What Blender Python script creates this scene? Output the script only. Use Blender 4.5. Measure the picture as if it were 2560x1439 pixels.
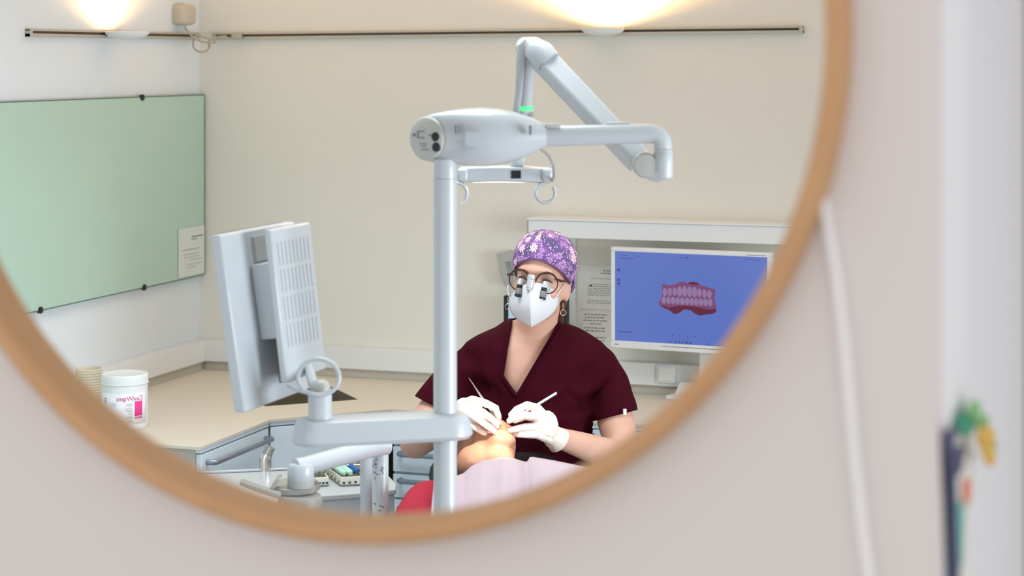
import bpy, bmesh, math, random
from mathutils import Vector, Matrix, noise
from mathutils.geometry import tessellate_polygon

# ------------------------------------------------------------------ camera
for _o in list(bpy.data.objects):
    bpy.data.objects.remove(_o, do_unlink=True)
SC = bpy.context.scene
COL = SC.collection
FPX = 5000.0
TH = math.radians(18.8)
CT, ST = math.cos(TH), math.sin(TH)
CAM = Vector((0.0, -1.855, 1.8))
cam_d = bpy.data.cameras.new('camera')
cam_o = bpy.data.objects.new('camera', cam_d)
COL.objects.link(cam_o)
cam_o.location = CAM
cam_o.rotation_euler = (math.pi / 2, 0, TH)
cam_d.sensor_width = 36.0
cam_d.lens = FPX / 2560 * 36
cam_d.shift_y = -(719.5 - 145) / 2560
cam_d.clip_start = 0.05
cam_d.dof.use_dof = True
cam_d.dof.focus_distance = 5.3
cam_d.dof.aperture_fstop = 3.4
SC.camera = cam_o

# ------------------------------------------------------------------ world, lights, exposure
SC.view_settings.view_transform = 'Standard'
SC.view_settings.look = 'None'
SC.view_settings.gamma = 1.0
SC.view_settings.use_curve_mapping = False
SC.view_settings.exposure = 0.0
wd = bpy.data.worlds.new('world')
SC.world = wd
wd.use_nodes = True
bgn = wd.node_tree.nodes['Background']
bgn.inputs[0].default_value = (1.0, 0.975, 0.965, 1)
bgn.inputs[1].default_value = 0.96


def area(name, loc, rot, sx, sy, power, color):
    d = bpy.data.lights.new(name, 'AREA')
    d.shape = 'RECTANGLE'
    d.size, d.size_y = sx, sy
    d.energy = power
    d.color = color
    o = bpy.data.objects.new(name, d)
    COL.objects.link(o)
    o.location = loc
    o.rotation_euler = rot
    return o


# ceiling panels of the treatment room, window-side daylight and an added front fill
cpl = area('ceiling_panel_light', (-1.9, 2.5, 2.60), (0, 0, 0), 1.2, 0.6, 15, (0.82, 0.93, 1.0))
cpl.data.spread = math.radians(118)
wdl = area('window_daylight', (1.1, 1.95, 1.15), (math.pi / 2 - .16, 0, math.radians(88)), 1.3, 1.0, 25, (0.78, 0.90, 1.0))
wdl.data.spread = math.radians(100)
area('front_fill_light', (-2.05, 0.07, 1.15), (math.pi / 2, 0, 0), 1.7, 1.5, 14, (0.80, 0.91, 1.0))  # added fill for the cabinet fronts; no window is built in this wall

# ------------------------------------------------------------------ pixel <-> place
RV = Vector((CT, ST, 0))
FV = Vector((-ST, CT, 0))
TV = -FV
UV_ = Vector((0, 0, 1))


def ray(px, py):
    k = (px - 1280) / FPX
    return RV * k + FV + UV_ * ((145 - py) / FPX)


def at(px, py, d):
    return CAM + ray(px, py) * d


def atY(px, py, y):
    r = ray(px, py)
    return CAM + r * ((y - CAM.y) / r.y)


def atX(px, py, x):
    r = ray(px, py)
    return CAM + r * ((x - CAM.x) / r.x)


def atZ(px, py, z):
    r = ray(px, py)
    return CAM + r * ((z - CAM.z) / r.z)


def proj(p):
    v = Vector(p) - CAM
    d = v.dot(FV)
    return 1280 + FPX * v.dot(RV) / d, 145 - FPX * v.z / d, d


# ------------------------------------------------------------------ mesh helpers
ORG = {}


def V(*a):
    return Vector(a)


class MB:
    def __init__(self):
        self.v, self.f, self.m = [], [], []
        self.uv = {}

    def add(self, vs, fs, m=0):
        b = len(self.v)
        self.v += [Vector(p) for p in vs]
        for f in fs:
            self.f.append([i + b for i in f])
            self.m.append(m)
        return b

    def box(self, c, s, R=None, m=0):
        c = Vector(c)
        vs = []
        for x in (-.5, .5):
            for y in (-.5, .5):
                for z in (-.5, .5):
                    p = Vector((x * s[0], y * s[1], z * s[2]))
                    vs.append(c + (R @ p if R else p))
        self.add(vs, [(0, 1, 3, 2), (4, 6, 7, 5), (0, 4, 5, 1), (2, 3, 7, 6), (0, 2, 6, 4), (1, 5, 7, 3)], m)
        return self

    def bb(self, a, b, m=0):
        a, b = Vector(a), Vector(b)
        return self.box((a + b) / 2, (abs(b.x - a.x), abs(b.y - a.y), abs(b.z - a.z)), None, m)

    def prism(self, poly, vec, m=0):
        n = len(poly)
        vec = Vector(vec)
        vs = [Vector(p) for p in poly] + [Vector(p) + vec for p in poly]
        fs = [list(range(n))[::-1], [i + n for i in range(n)]]
        fs += [(i, (i + 1) % n, (i + 1) % n + n, i + n) for i in range(n)]
        self.add(vs, fs, m)
        return self

    def loft(self, rings, cap=True, closed=False, m=0):
        n = len(rings[0])
        vs = [p for r in rings for p in r]
        fs = []
        k = len(rings)
        for i in range(k if closed else k - 1):
            j = (i + 1) % k
            for q in range(n):
                fs.append((i * n + q, i * n + (q + 1) % n, j * n + (q + 1) % n, j * n + q))
        if cap and not closed:
            fs.append(list(range(n))[::-1])
            fs.append([(k - 1) * n + q for q in range(n)])
        self.add(vs, fs, m)
        return self

    def tube(self, pts, r, seg=14, cap=True, closed=False, ell=None, up=None, m=0):
        pts = [Vector(p) for p in pts]
        n = len(pts)
        rr = r if isinstance(r, (list, tuple)) else [r] * n
        tans = []
        for i in range(n):
            a = pts[i - 1] if (i > 0 or closed) else pts[i]
            b = pts[(i + 1) % n] if (i < n - 1 or closed) else pts[i]
            tans.append((b - a).normalized())
        t0 = tans[0]
        ref = Vector(up) if up else (UV_ if abs(t0.z) < .9 else Vector((1, 0, 0)))
        nv = (ref - t0 * ref.dot(t0)).normalized()
        rings = []
        for i in range(n):
            t = tans[i]
            nv = (nv - t * nv.dot(t)).normalized()
            b = t.cross(nv)
            e = ell if ell else 1.0
            rings.append([pts[i] + nv * (rr[i] * math.cos(2 * math.pi * k / seg)) + b * (rr[i] * e * math.sin(2 * math.pi * k / seg)) for k in range(seg)])
        return self.loft(rings, cap, closed, m)

    def lathe(self, prof, o, axis=(0, 0, 1), seg=32, m=0, cap=True):
        o = Vector(o)
        ax = Vector(axis).normalized()
        ref = Vector((1, 0, 0)) if abs(ax.x) < .9 else Vector((0, 1, 0))
        u = (ref - ax * ref.dot(ax)).normalized()
        w = ax.cross(u)
        rings = [[o + ax * h + (u * math.cos(2 * math.pi * k / seg) + w * math.sin(2 * math.pi * k / seg)) * max(r, 1e-5) for k in range(seg)] for r, h in prof]
        return self.loft(rings, cap, False, m)

    def ell(self, c, r, M=None, seg=20, rings=12, m=0):
        c = Vector(c)
        vs, fs = [], []
        pt = lambda x, y, z: c + ((M @ Vector((x, y, z))) if M else Vector((x, y, z)))
        for i in range(rings + 1):
            th = math.pi * (i + .02) / (rings + .04)
            for k in range(seg):
                ph = 2 * math.pi * k / seg
                vs.append(pt(r[0] * math.sin(th) * math.cos(ph), r[1] * math.sin(th) * math.sin(ph), r[2] * math.cos(th)))
        for i in range(rings):
            for k in range(seg):
                fs.append((i * seg + k, (i + 1) * seg + k, (i + 1) * seg + (k + 1) % seg, i * seg + (k + 1) % seg))
        fs.append(list(range(seg)))
        fs.append([rings * seg + k for k in range(seg)][::-1])
        self.add(vs, fs, m)
        return self

    def grid(self, rows, m=0, uv=None):
        n = len(rows[0])
        vs = [p for r in rows for p in r]
        fs = []
        for i in range(len(rows) - 1):
            for k in range(n - 1):
                fs.append((i * n + k, i * n + k + 1, (i + 1) * n + k + 1, (i + 1) * n + k))
        b = self.add(vs, fs, m)
        if uv:
            for i, r in enumerate(uv):
                for k, q in enumerate(r):
                    self.uv[b + i * n + k] = q
        return self

    def mesh(self, name, off=V(0, 0, 0)):
        me = bpy.data.meshes.new(name)
        me.from_pydata([tuple(p - off) for p in self.v], [], self.f)
        me.polygons.foreach_set('material_index', self.m)
        if self.uv:
            l = me.uv_layers.new(name='UVMap')
            for lp in me.loops:
                l.data[lp.index].uv = self.uv.get(lp.vertex_index, (0, 0))
        return me


def recalc(me):
    bm = bmesh.new()
    bm.from_mesh(me)
    bmesh.ops.recalc_face_normals(bm, faces=bm.faces)
    bm.to_mesh(me)
    bm.free()


def put(name, me, mats, parent=None, off=V(0, 0, 0), smooth=40, bevel=0, bseg=2, solid=0, sub=0, flip=True):
    if flip:
        recalc(me)
    for mt in (mats if isinstance(mats, (list, tuple)) else [mats]):
        me.materials.append(mt)
    if smooth:
        me.shade_smooth()
        me.set_sharp_from_angle(angle=math.radians(smooth))
    o = bpy.data.objects.new(name, me)
    COL.objects.link(o)
    if parent is not None:
        o.parent = parent
        ORG[o] = ORG[parent]
    else:
        o.location = off
        ORG[o] = Vector(off)
    if solid:
        md = o.modifiers.new('thickness', 'SOLIDIFY')
        md.thickness = solid
        md.offset = 0
    if bevel:
        md = o.modifiers.new('edges', 'BEVEL')
        md.width = bevel
        md.segments = bseg
        md.limit_method = 'ANGLE'
        md.angle_limit = math.radians(35)
        md.harden_normals = False
    if sub:
        md = o.modifiers.new('round', 'SUBSURF')
        md.levels = md.render_levels = sub
    return o


def part(name, mb, mats, parent=None, loc=None, **kw):
    """one mesh object; geometry is given in world coordinates"""
    if parent is not None:
        off = ORG[parent]
    else:
        if loc is None:
            lo = [min(p[i] for p in mb.v) for i in range(3)]
            hi = [max(p[i] for p in mb.v) for i in range(3)]
            loc = V((lo[0] + hi[0]) / 2, (lo[1] + hi[1]) / 2, lo[2])
        off = Vector(loc)
    return put(name, mb.mesh(name, off), mats, parent, off, **kw)


def tag(o, label=None, cat=None, group=None, kind=None):
    if label:
        o['label'] = label
    if cat:
        o['category'] = cat
    if group:
        o['group'] = group
    if kind:
        o['kind'] = kind
    return o


def thing(name, loc, label, cat, group=None):
    o = bpy.data.objects.new(name, None)
    COL.objects.link(o)
    o.empty_display_size = .05
    o.location = loc
    ORG[o] = Vector(loc)
    return tag(o, label, cat, group)


def bake(mb_or_me, mods):
    me = mb_or_me.mesh('tmp') if isinstance(mb_or_me, MB) else mb_or_me
    recalc(me)
    o = bpy.data.objects.new('tmp', me)
    COL.objects.link(o)
    for t, kw in mods:
        md = o.modifiers.new('m', t)
        for k, v in kw.items():
            setattr(md, k, v)
    dg = bpy.context.evaluated_depsgraph_get()
    dg.update()
    r = bpy.data.meshes.new_from_object(o.evaluated_get(dg))
    bpy.data.objects.remove(o, do_unlink=True)
    bpy.data.meshes.remove(me)
    return r


def fuse(mb, vox, it=6, fac=.5):
    return bake(mb, [('REMESH', dict(mode='VOXEL', voxel_size=vox)), ('SMOOTH', dict(iterations=it, factor=fac))])


def wobble(me, amp, freq):
    ns = [v.normal.copy() for v in me.vertices]
    for v, n_ in zip(me.vertices, ns):
        v.co += n_ * (amp * noise.noise(v.co * freq))


def shift(me, off):
    me.transform(Matrix.Translation(-Vector(off)))
    return me


def text2d(s, size=1.0):
    cu = bpy.data.curves.new('t', 'FONT')
    cu.body = s
    cu.size = size
    cu.align_x = 'CENTER'
    cu.resolution_u = 3
    o = bpy.data.objects.new('t', cu)
    COL.objects.link(o)
    dg = bpy.context.evaluated_depsgraph_get()
    dg.update()
    me = bpy.data.meshes.new_from_object(o.evaluated_get(dg))
    vs = [v.co.copy() for v in me.vertices]
    fs = [list(p.vertices) for p in me.polygons]
    bpy.data.objects.remove(o, do_unlink=True)
    bpy.data.curves.remove(cu)
    bpy.data.meshes.remove(me)
    return vs, fs


# ------------------------------------------------------------------ materials
def lin(c):
    return tuple((x / 255 / 12.92) if x / 255 <= .04045 else ((x / 255 + .055) / 1.055) ** 2.4 for x in c) + (1,)


MATS = {}


def mat(name, col, rough=.5, metal=0, var=.04, vscale=8, bump=0, bscale=200, sss=0, coat=0, emit=None, estr=1, spec=.5, sheen=0, trans=0, ior=1.45, stretch=None, col2=None):
    m = bpy.data.materials.new(name)
    m.use_nodes = True
    nt = m.node_tree
    p = nt.nodes['Principled BSDF']
    tc = nt.nodes.new('ShaderNodeTexCoord')
    mp = nt.nodes.new('ShaderNodeMapping')
    nt.links.new(tc.outputs['Object'], mp.inputs[0])
    if stretch:
        mp.inputs['Scale'].default_value = stretch
    nz = nt.nodes.new('ShaderNodeTexNoise')
    nz.inputs['Scale'].default_value = vscale
    nz.inputs['Detail'].default_value = 4
    nt.links.new(mp.outputs[0], nz.inputs['Vector'])
    mx = nt.nodes.new('ShaderNodeMix')
    mx.data_type = 'RGBA'
    c = lin(col)
    mx.inputs[6].default_value = tuple(min(1, x * (1 - var)) for x in c[:3]) + (1,) if col2 is None else lin(col2)
    mx.inputs[7].default_value = tuple(min(1, x * (1 + var)) for x in c[:3]) + (1,) if col2 is None else c
    nt.links.new(nz.outputs['Fac'], mx.inputs[0])
    nt.links.new(mx.outputs[2], p.inputs['Base Color'])
    p.inputs['Roughness'].default_value = rough
    p.inputs['Metallic'].default_value = metal
    p.inputs['Specular IOR Level'].default_value = spec
    p.inputs['IOR'].default_value = ior
    if sss:
        p.inputs['Subsurface Weight'].default_value = sss
        p.inputs['Subsurface Radius'].default_value = (1, .35, .2)
        p.inputs['Subsurface Scale'].default_value = .006
    if coat:
        p.inputs['Coat Weight'].default_value = coat
        p.inputs['Coat Roughness'].default_value = .15
    if sheen:
        p.inputs['Sheen Weight'].default_value = sheen
        p.inputs['Sheen Roughness'].default_value = .6
    if trans:
        p.inputs['Transmission Weight'].default_value = trans
    if emit:
        p.inputs['Emission Color'].default_value = lin(emit)
        p.inputs['Emission Strength'].default_value = estr
    if bump:
        nb = nt.nodes.new('ShaderNodeTexNoise')
        nb.inputs['Scale'].default_value = bscale
        nb.inputs['Detail'].default_value = 3
        nt.links.new(mp.outputs[0], nb.inputs['Vector'])
        bn = nt.nodes.new('ShaderNodeBump')
        bn.inputs['Strength'].default_value = bump
        bn.inputs['Distance'].default_value = .002
        nt.links.new(nb.outputs['Fac'], bn.inputs['Height'])
        nt.links.new(bn.outputs[0], p.inputs['Normal'])
    MATS[name] = m
    return m


M_wall = mat('wall_paint', (232, 230, 220), .9, var=.015, vscale=2, bump=.15, bscale=160, spec=.2)
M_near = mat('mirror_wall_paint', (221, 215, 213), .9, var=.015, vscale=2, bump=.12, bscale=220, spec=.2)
M_white = mat('white_paint', (232, 234, 233), .55, var=.01)
M_floor = mat('floor_vinyl', (206, 206, 204), .5, var=.08, vscale=12)
M_ceil = mat('ceiling_paint', (235, 232, 226), .95, var=.01)
M_plast = mat('unit_plastic', (188, 193, 196), .32, var=.01, coat=.3)
M_plast2 = mat('unit_plastic_grey', (176, 176, 172), .4, var=.015)
M_hold = mat('holder_grey', (150, 147, 140), .45, var=.02)
M_capg = mat('end_cap_grey', (186, 186, 178), .45, var=.02)
M_cab = mat('cabinet_laminate', (226, 240, 248), .35, var=.01)
M_cabside = mat('cabinet_side_board', (196, 190, 176), .5, var=.02)
M_work = mat('worktop_laminate', (222, 212, 196), .42, var=.03, vscale=60)
M_edge = mat('worktop_edge', (176, 164, 142), .5)
M_hand = mat('brushed_handle', (150, 158, 166), .38, metal=.7)
M_chrome = mat('chrome', (205, 200, 192), .18, metal=1)
M_steel = mat('steel', (170, 165, 158), .35, metal=.9)
M_sink = mat('sink_metal', (86, 79, 66), .5, metal=.2)
M_dark = mat('dark_plastic', (26, 26, 28), .45)
M_black = mat('black_vinyl', (17, 15, 17), .5, bump=.1, bscale=400)
M_grey = mat('mid_grey', (128, 128, 126), .5)
M_gap = mat('shadow_gap', (60, 66, 72), .8)
M_print = mat('grey_ink', (120, 122, 120), .8)
M_inkd = mat('dark_ink', (52, 52, 54), .8)
M_paper = mat('paper', (232, 232, 226), .8, var=.01)
M_track = mat('track_aluminium', (188, 184, 172), .4, metal=.3)
M_slot = mat('track_slot', (92, 80, 66), .7)
M_beige = mat('sensor_beige', (198, 188, 170), .5)
M_cable = mat('cable_beige', (170, 164, 146), .5)
M_cablew = mat('white_cable', (244, 244, 247), .5)
M_wood = mat('bent_wood', (208, 164, 120), .42, var=.1, vscale=6, stretch=(3, 40, 3), col2=(186, 140, 96), bump=.06, bscale=60)
M_glass = mat('green_glass_board', (176, 204, 188), .22, var=.03, vscale=3, spec=.5)
M_glasse = mat('green_glass_edge', (92, 122, 108), .3)
M_skin = mat('skin', (222, 174, 152), .5, var=.06, vscale=30, sss=.12, bump=.08, bscale=500)
M_skin2 = mat('patient_skin', (196, 138, 108), .45, var=.07, vscale=30, sss=.12, bump=.08, bscale=500)
M_lips = mat('lips', (190, 92, 82), .35, sss=.1)
M_scrub = mat('burgundy_cotton', (61, 6, 23), .9, var=.16, vscale=14, bump=.3, bscale=700, spec=.12)
M_trou = mat('dark_trousers', (38, 12, 20), .85)
M_glove = mat('latex_glove', (238, 226, 214), .5, var=.02, sss=.1, bump=.12, bscale=260)
M_mask = mat('mask_fleece', (226, 228, 232), .85, var=.01, bump=.15, bscale=700)
M_hair = mat('brown_hair', (92, 58, 38), .5, var=.25, vscale=60, stretch=(6, 6, .5))
M_tort = mat('brown_acetate', (74, 44, 30), .25, var=.15, vscale=60)
M_silver = mat('satin_silver', (214, 216, 218), .3, metal=.5)
M_bib = mat('pink_bib', (202, 184, 194), .8, var=.02, bump=.1, bscale=300)
M_red = mat('red_cotton', (176, 34, 58), .85, var=.06, bump=.2, bscale=700)
M_eye = mat('eye_white', (225, 218, 212), .2)
M_iris = mat('iris', (58, 44, 34), .2)
M_mag = mat('magenta_label', (236, 62, 150), .5)
M_magt = mat('magenta_print', (206, 34, 120), .5)
M_teal = mat('teal_print', (94, 186, 172), .6)
M_navy = mat('navy_print', (58, 66, 104), .6)
M_orange = mat('orange_print', (226, 120, 84), .6)
M_fgreen = mat('green_paper', (40, 156, 118), .6)
M_lgreen = mat('light_green_paper', (126, 190, 120), .6)
M_yellow = mat('yellow_paper', (226, 184, 74), .6)
M_mint = mat('mint_plastic', (172, 216, 194), .45)
M_blue = mat('blue_plastic', (20, 84, 148), .4)
M_cup = mat('paper_cup', (232, 222, 200), .7)
M_cupr = mat('cup_rim_shade', (206, 192, 162), .7)
M_screen = mat('screen_blue', (10, 14, 30), .3, emit=(92, 113, 188), estr=1.0, var=0)
M_screenp = mat('screen_pale', (20, 30, 34), .3, emit=(176, 208, 222), estr=.9, var=0)
M_sicon = mat('screen_icons', (10, 14, 30), .4, emit=(58, 72, 136), estr=1.0, var=0)
M_gum = mat('scan_gum', (20, 8, 14), .4, emit=(118, 70, 112), estr=1.0, var=0)
M_gumd = mat('scan_gum_dark', (16, 6, 10), .4, emit=(96, 34, 58), estr=1.0, var=0)
M_tooth = mat('scan_tooth', (30, 26, 34), .4, emit=(140, 114, 156), estr=1.0, var=0)
M_toothd = mat('scan_tooth_side', (30, 26, 34), .4, emit=(128, 100, 148), estr=1.0, var=0)
M_led = mat('green_led', (60, 200, 120), .4, emit=(90, 225, 140), estr=.9, var=0)
M_bulb = mat('warm_bulb', (255, 240, 210), .4, emit=(255, 214, 160), estr=14, var=0)
M_lamp = mat('lamp_lens', (240, 240, 230), .3, emit=(255, 246, 228), estr=4, var=0)


def glass_mat():
    m = bpy.data.materials.new('spectacle_glass')
    m.use_nodes = True
    nt = m.node_tree
    nt.nodes.clear()
    out = nt.nodes.new('ShaderNodeOutputMaterial')
    mx = nt.nodes.new('ShaderNodeMixShader')
    tr = nt.nodes.new('ShaderNodeBsdfTransparent')
    tr.inputs[0].default_value = (.93, .93, .92, 1)
    gl = nt.nodes.new('ShaderNodeBsdfGlossy')
    gl.inputs['Roughness'].default_value = .05
    mx.inputs[0].default_value = .06
    nt.links.new(tr.outputs[0], mx.inputs[1])
    nt.links.new(gl.outputs[0], mx.inputs[2])
    nt.links.new(mx.outputs[0], out.inputs[0])
    return m


M_lens = glass_mat()


def cap_mat():
    """purple cotton printed with pink daisies: daisies are Voronoi cells cut to petals in UV (metres)"""
    m = bpy.data.materials.new('floral_cap_cotton')
    m.use_nodes = True
    nt = m.node_tree
    L = nt.links.new
    N = nt.nodes.new
    p = nt.nodes['Principled BSDF']
    p.inputs['Roughness'].default_value = .85
    uv = N('ShaderNodeUVMap')

    def math_(op, a, b=None, c=None):
        n = N('ShaderNodeMath')
        n.operation = op
        for i, x in enumerate((a, b, c)):
            if x is None:
                continue
            if isinstance(x, (int, float)):
                n.inputs[i].default_value = x
            else:
                L(x, n.inputs[i])
        return n.outputs[0]

    def mix(f, a, b):
        n = N('ShaderNodeMix')
        n.data_type = 'RGBA'
        if isinstance(f, (int, float)):
            n.inputs[0].default_value = f
        else:
            L(f, n.inputs[0])
        for i, x in ((6, a), (7, b)):
            if isinstance(x, tuple):
                n.inputs[i].default_value = x
            else:
                L(x, n.inputs[i])
        return n.outputs[2]

    nz = N('ShaderNodeTexNoise')
    nz.inputs['Scale'].default_value = 22
    nz.inputs['Detail'].default_value = 3
    L(uv.outputs[0], nz.inputs['Vector'])
    cr = N('ShaderNodeValToRGB')
    e = cr.color_ramp.elements
    e[0].position, e[0].color = .36, lin((88, 86, 120))
    e[1].position, e[1].color = .70, lin((196, 140, 184))
    q = e.new(.48)
    q.color = lin((114, 80, 140))
    q = e.new(.58)
    q.color = lin((142, 100, 162))
    L(nz.outputs['Fac'], cr.inputs[0])
    base = cr.outputs[0]

    def daisies(scale, rad, petals, col, ccol, prev, seedoff, keep):
        mp = N('ShaderNodeMapping')
        mp.inputs['Location'].default_value = (seedoff, seedoff * .7, 0)
        L(uv.outputs[0], mp.inputs[0])
        vo = N('ShaderNodeTexVoronoi')
        vo.voronoi_dimensions = '2D'
        vo.inputs['Scale'].default_value = scale
        vo.inputs['Randomness'].default_value = .8
        L(mp.outputs[0], vo.inputs['Vector'])
        sb = N('ShaderNodeVectorMath')
        sb.operation = 'SUBTRACT'
        L(mp.outputs[0], sb.inputs[0])
        L(vo.outputs['Position'], sb.inputs[1])
        sp = N('ShaderNodeSeparateXYZ')
        L(sb.outputs[0], sp.inputs[0])
        sc = N('ShaderNodeSeparateColor')
        L(vo.outputs['Color'], sc.inputs[0])
        ang = math_('ARCTAN2', sp.outputs[1], sp.outputs[0])
        ang = math_('ADD', ang, math_('MULTIPLY', sc.outputs[0], 6.28))
        pet = math_('ABSOLUTE', math_('SINE', math_('MULTIPLY', ang, petals / 2)))
        size = math_('MULTIPLY', math_('ADD', math_('MULTIPLY', sc.outputs[1], .5), .7), rad)
        lim = math_('MULTIPLY', size, math_('ADD', math_('MULTIPLY', pet, .6), .4))
        ln = N('ShaderNodeVectorMath')
        ln.operation = 'LENGTH'
        L(sb.outputs[0], ln.inputs[0])
        r = ln.outputs['Value']
        on = math_('MULTIPLY', math_('LESS_THAN', r, lim), math_('LESS_THAN', sc.outputs[2], keep))
        ctr = math_('MULTIPLY', math_('LESS_THAN', r, math_('MULTIPLY', size, .25)), math_('LESS_THAN', sc.outputs[2], keep))
        out = mix(on, prev, col)
        return mix(ctr, out, ccol)

    base = daisies(120, .0024, 5, lin((226, 204, 226)), lin((214, 160, 170)), base, .31, .6)
    base = daisies(42, .012, 7, lin((186, 144, 192)), lin((140, 98, 160)), base, .07, .5)
    base = daisies(29, .0150, 8, lin((240, 208, 222)), lin((226, 168, 160)), base, 0.0, .62)
    L(base, p.inputs['Base Color'])
    return m


M_cap = cap_mat()

# ------------------------------------------------------------------ the setting
YB, XL, ZW = 4.245, -3.2, .75       # wall behind the dentist, wall with the glass board, worktop height
XE = -.22                           # free end of the mirror wall
MX, MZ, MRI, MRO, MT = -.808, 1.825, .4870, .510, .034


def struct(name, mb, m, parent=None, **kw):
    o = part(name, mb, m, parent, **kw)
    if parent is None:
        o['kind'] = 'structure'
    return o


mb = MB().bb((XL - .1, -3.2, -.05), (1.2, YB + .1, 0))
struct('floor', mb, M_floor)
mb = MB().bb((XL - .1, 0, 2.66), (1.2, YB + .1, 2.72))
struct('ceiling', mb, M_ceil)
mb = MB().bb((XL - .1, YB, 0), (1.2, YB + .1, 2.66))
struct('wall_back', mb, M_wall)
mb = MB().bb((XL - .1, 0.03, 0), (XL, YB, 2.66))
struct('wall_left', mb, mat('side_wall_cool_light', (224, 230, 233), .9, var=.015, vscale=2, bump=.15, bscale=160, spec=.2))  # same wall paint, with cool daylight mixed into its colour


def wall_with_round_opening(x0, x1, z0, z1, y0, y1, cx, cz, r, n=96):
    b = MB()
    inner, outer = [], []
    angs = [2 * math.pi * k / n for k in range(n)] + [math.atan2(z - cz, x - cx) % (2 * math.pi) for x in (x0, x1) for z in (z0, z1)]
    for a in sorted(angs):
        dx, dz = math.cos(a), math.sin(a)
        inner.append((cx + r * dx, cz + r * dz))
        t = min([(x1 - cx) / dx if dx > 1e-9 else 1e9, (x0 - cx) / dx if dx < -1e-9 else 1e9,
                 (z1 - cz) / dz if dz > 1e-9 else 1e9, (z0 - cz) / dz if dz < -1e-9 else 1e9])
        outer.append((cx + t * dx, cz + t * dz))
    rings = [[V(x, y1, z) for x, z in outer], [V(x, y0, z) for x, z in outer],
             [V(x, y0, z) for x, z in inner], [V(x, y1, z) for x, z in inner]]
    b.loft(rings, closed=True)
    return b


mb = wall_with_round_opening(XL - .1, XE, 0, 2.66, 0, .024, MX, MZ, MRI + .007)
struct('wall_front', mb, M_near, smooth=0)
# free end of the mirror wall and the lower-set white panel beyond it
mb = MB().bb((XE - .08, .0245, 0), (XE, .26, 2.66))
struct('wall_right', mb, mat('wall_end_paint', (238, 241, 247), .7, var=.01), bevel=.004)
mb = MB().bb((XE - .08, .2605, 0), (XE - .012, 1.1, 2.66))
struct('door_1', mb, mat('door_paint', (236, 240, 246), .5, var=.01))

mb = MB().bb((XE - .08, 1.105, 0), (1.2, 1.2, 2.66))  # unseen wall, added to keep the window light off the wall end
struct('wall_light_block', mb, M_near)

# cable trunking above the worktop
for k, (a, b_) in enumerate([((XL, 1.7, .778), (XL + .05, YB - .05, .848)), ((XL, YB - .05, .778), (.2, YB, .848))]):
    t = struct('trim_%d' % (k + 1), MB().bb(a, b_), M_white, bevel=.003)
    a2, b2 = Vector(a), Vector(b_)
    a2.z, b2.z = .7505, .777
    if k == 0:
        b2.x -= .012
    else:
        a2.y += .012
    part('lower_strip', MB().bb(a2, b2), M_cabside, t)

# ------------------------------------------------------------------ round mirror frame
prof = []
hw = (MRO - MRI) / 2
rc = (MRI + MRO) / 2
for k in range(20):
    a = 2 * math.pi * k / 20
    ca, sa = math.cos(a), math.sin(a)
    prof.append((rc + hw * math.copysign(abs(ca) ** .6, ca), MT * math.copysign(abs(sa) ** .55, sa)))
rings = []
for q in range(128):
    a = 2 * math.pi * q / 128
    rings.append([V(MX + r * math.cos(a), y, MZ + r * math.sin(a)) for r, y in prof])
mb = MB().loft(rings, closed=True)
tag(part('mirror_frame', mb, M_wood, loc=(MX, 0, MZ - MRO), smooth=60), 'large round bent-wood mirror frame on the near wall', 'mirror')

# white cable running down the near wall
pts = [atY(x, y, -.006) for x, y in ((2052, 480), (2060, 520), (2076, 610), (2091, 690), (2112, 860), (2126, 1021), (2139, 1162), (2157, 1323), (2173, 1439), (2186, 1560))]
pts += [V(p.x, -.006, z) for p, z in ((pts[-1], .9), (pts[-1], .02))]
tag(part('wall_cable', MB().tube(pts, .0045, 8, ell=1.0), M_cablew), 'thin white cable hanging down the near wall right of the mirror', 'cable')

# paper flower card on the free end of the wall
card = thing('paper_flower_card', (XE, .13, 1.1), 'colourful paper card with green and yellow flower on the white wall end', 'decoration')
xw = XE + .002


def cardq(name, pts, m, t=.003, lift=0.0):
    q = [V(xw + lift, atX(x - 16, y, XE).y, atX(x - 16, y, XE).z) for x, y in pts]
    return part(name, MB().prism(q, (t, 0, 0)), m, card)


cardq('card_sheet', [(2378, 1120), (2440, 1125), (2432, 1300), (2424, 1470), (2384, 1470)], M_paper)
cardq('spine', [(2364, 1075), (2379, 1062), (2386, 1300), (2392, 1470), (2378, 1470), (2372, 1250)], M_navy, .004, .0035)
cardq('teal_stripe', [(2389, 1250), (2409, 1255), (2404, 1400), (2396, 1425)], M_teal, .002, .0035)
cardq('orange_stripe', [(2409, 1196), (2424, 1196), (2424, 1240), (2414, 1265), (2408, 1245)], M_orange, .002, .0035)
cardq('stem', [(2382, 1150), (2396, 1112), (2406, 1118), (2400, 1165), (2388, 1190)], M_navy, .004, .0035)


def petal(name, cx, cy, rx, ry, m, lift):
    q = []
    c0 = atX(cx, cy, XE)
    for k in range(14):
        a = 2 * math.pi * k / 14
        w = atX(cx - 16 + rx * math.cos(a), cy + ry * math.sin(a), XE)
        q.append(V(xw + lift, w.y, w.z))
    part(name, MB().prism(q, (.004, 0, 0)), m, card)


petal('leaf', 2410, 1058, 18, 30, M_fgreen, .004)
petal('leaf', 2420, 1025, 12, 28, M_lgreen, .009)
petal('leaf', 2445, 1050, 16, 18, M_lgreen, .006)
petal('leaf', 2473, 1112, 7, 14, M_fgreen, .006)
petal('petal', 2440, 1090, 22, 30, M_yellow, .012)
petal('petal', 2436, 1125, 14, 24, M_yellow, .016)
petal('petal', 2450, 1140, 12, 22, M_yellow, .013)

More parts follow.
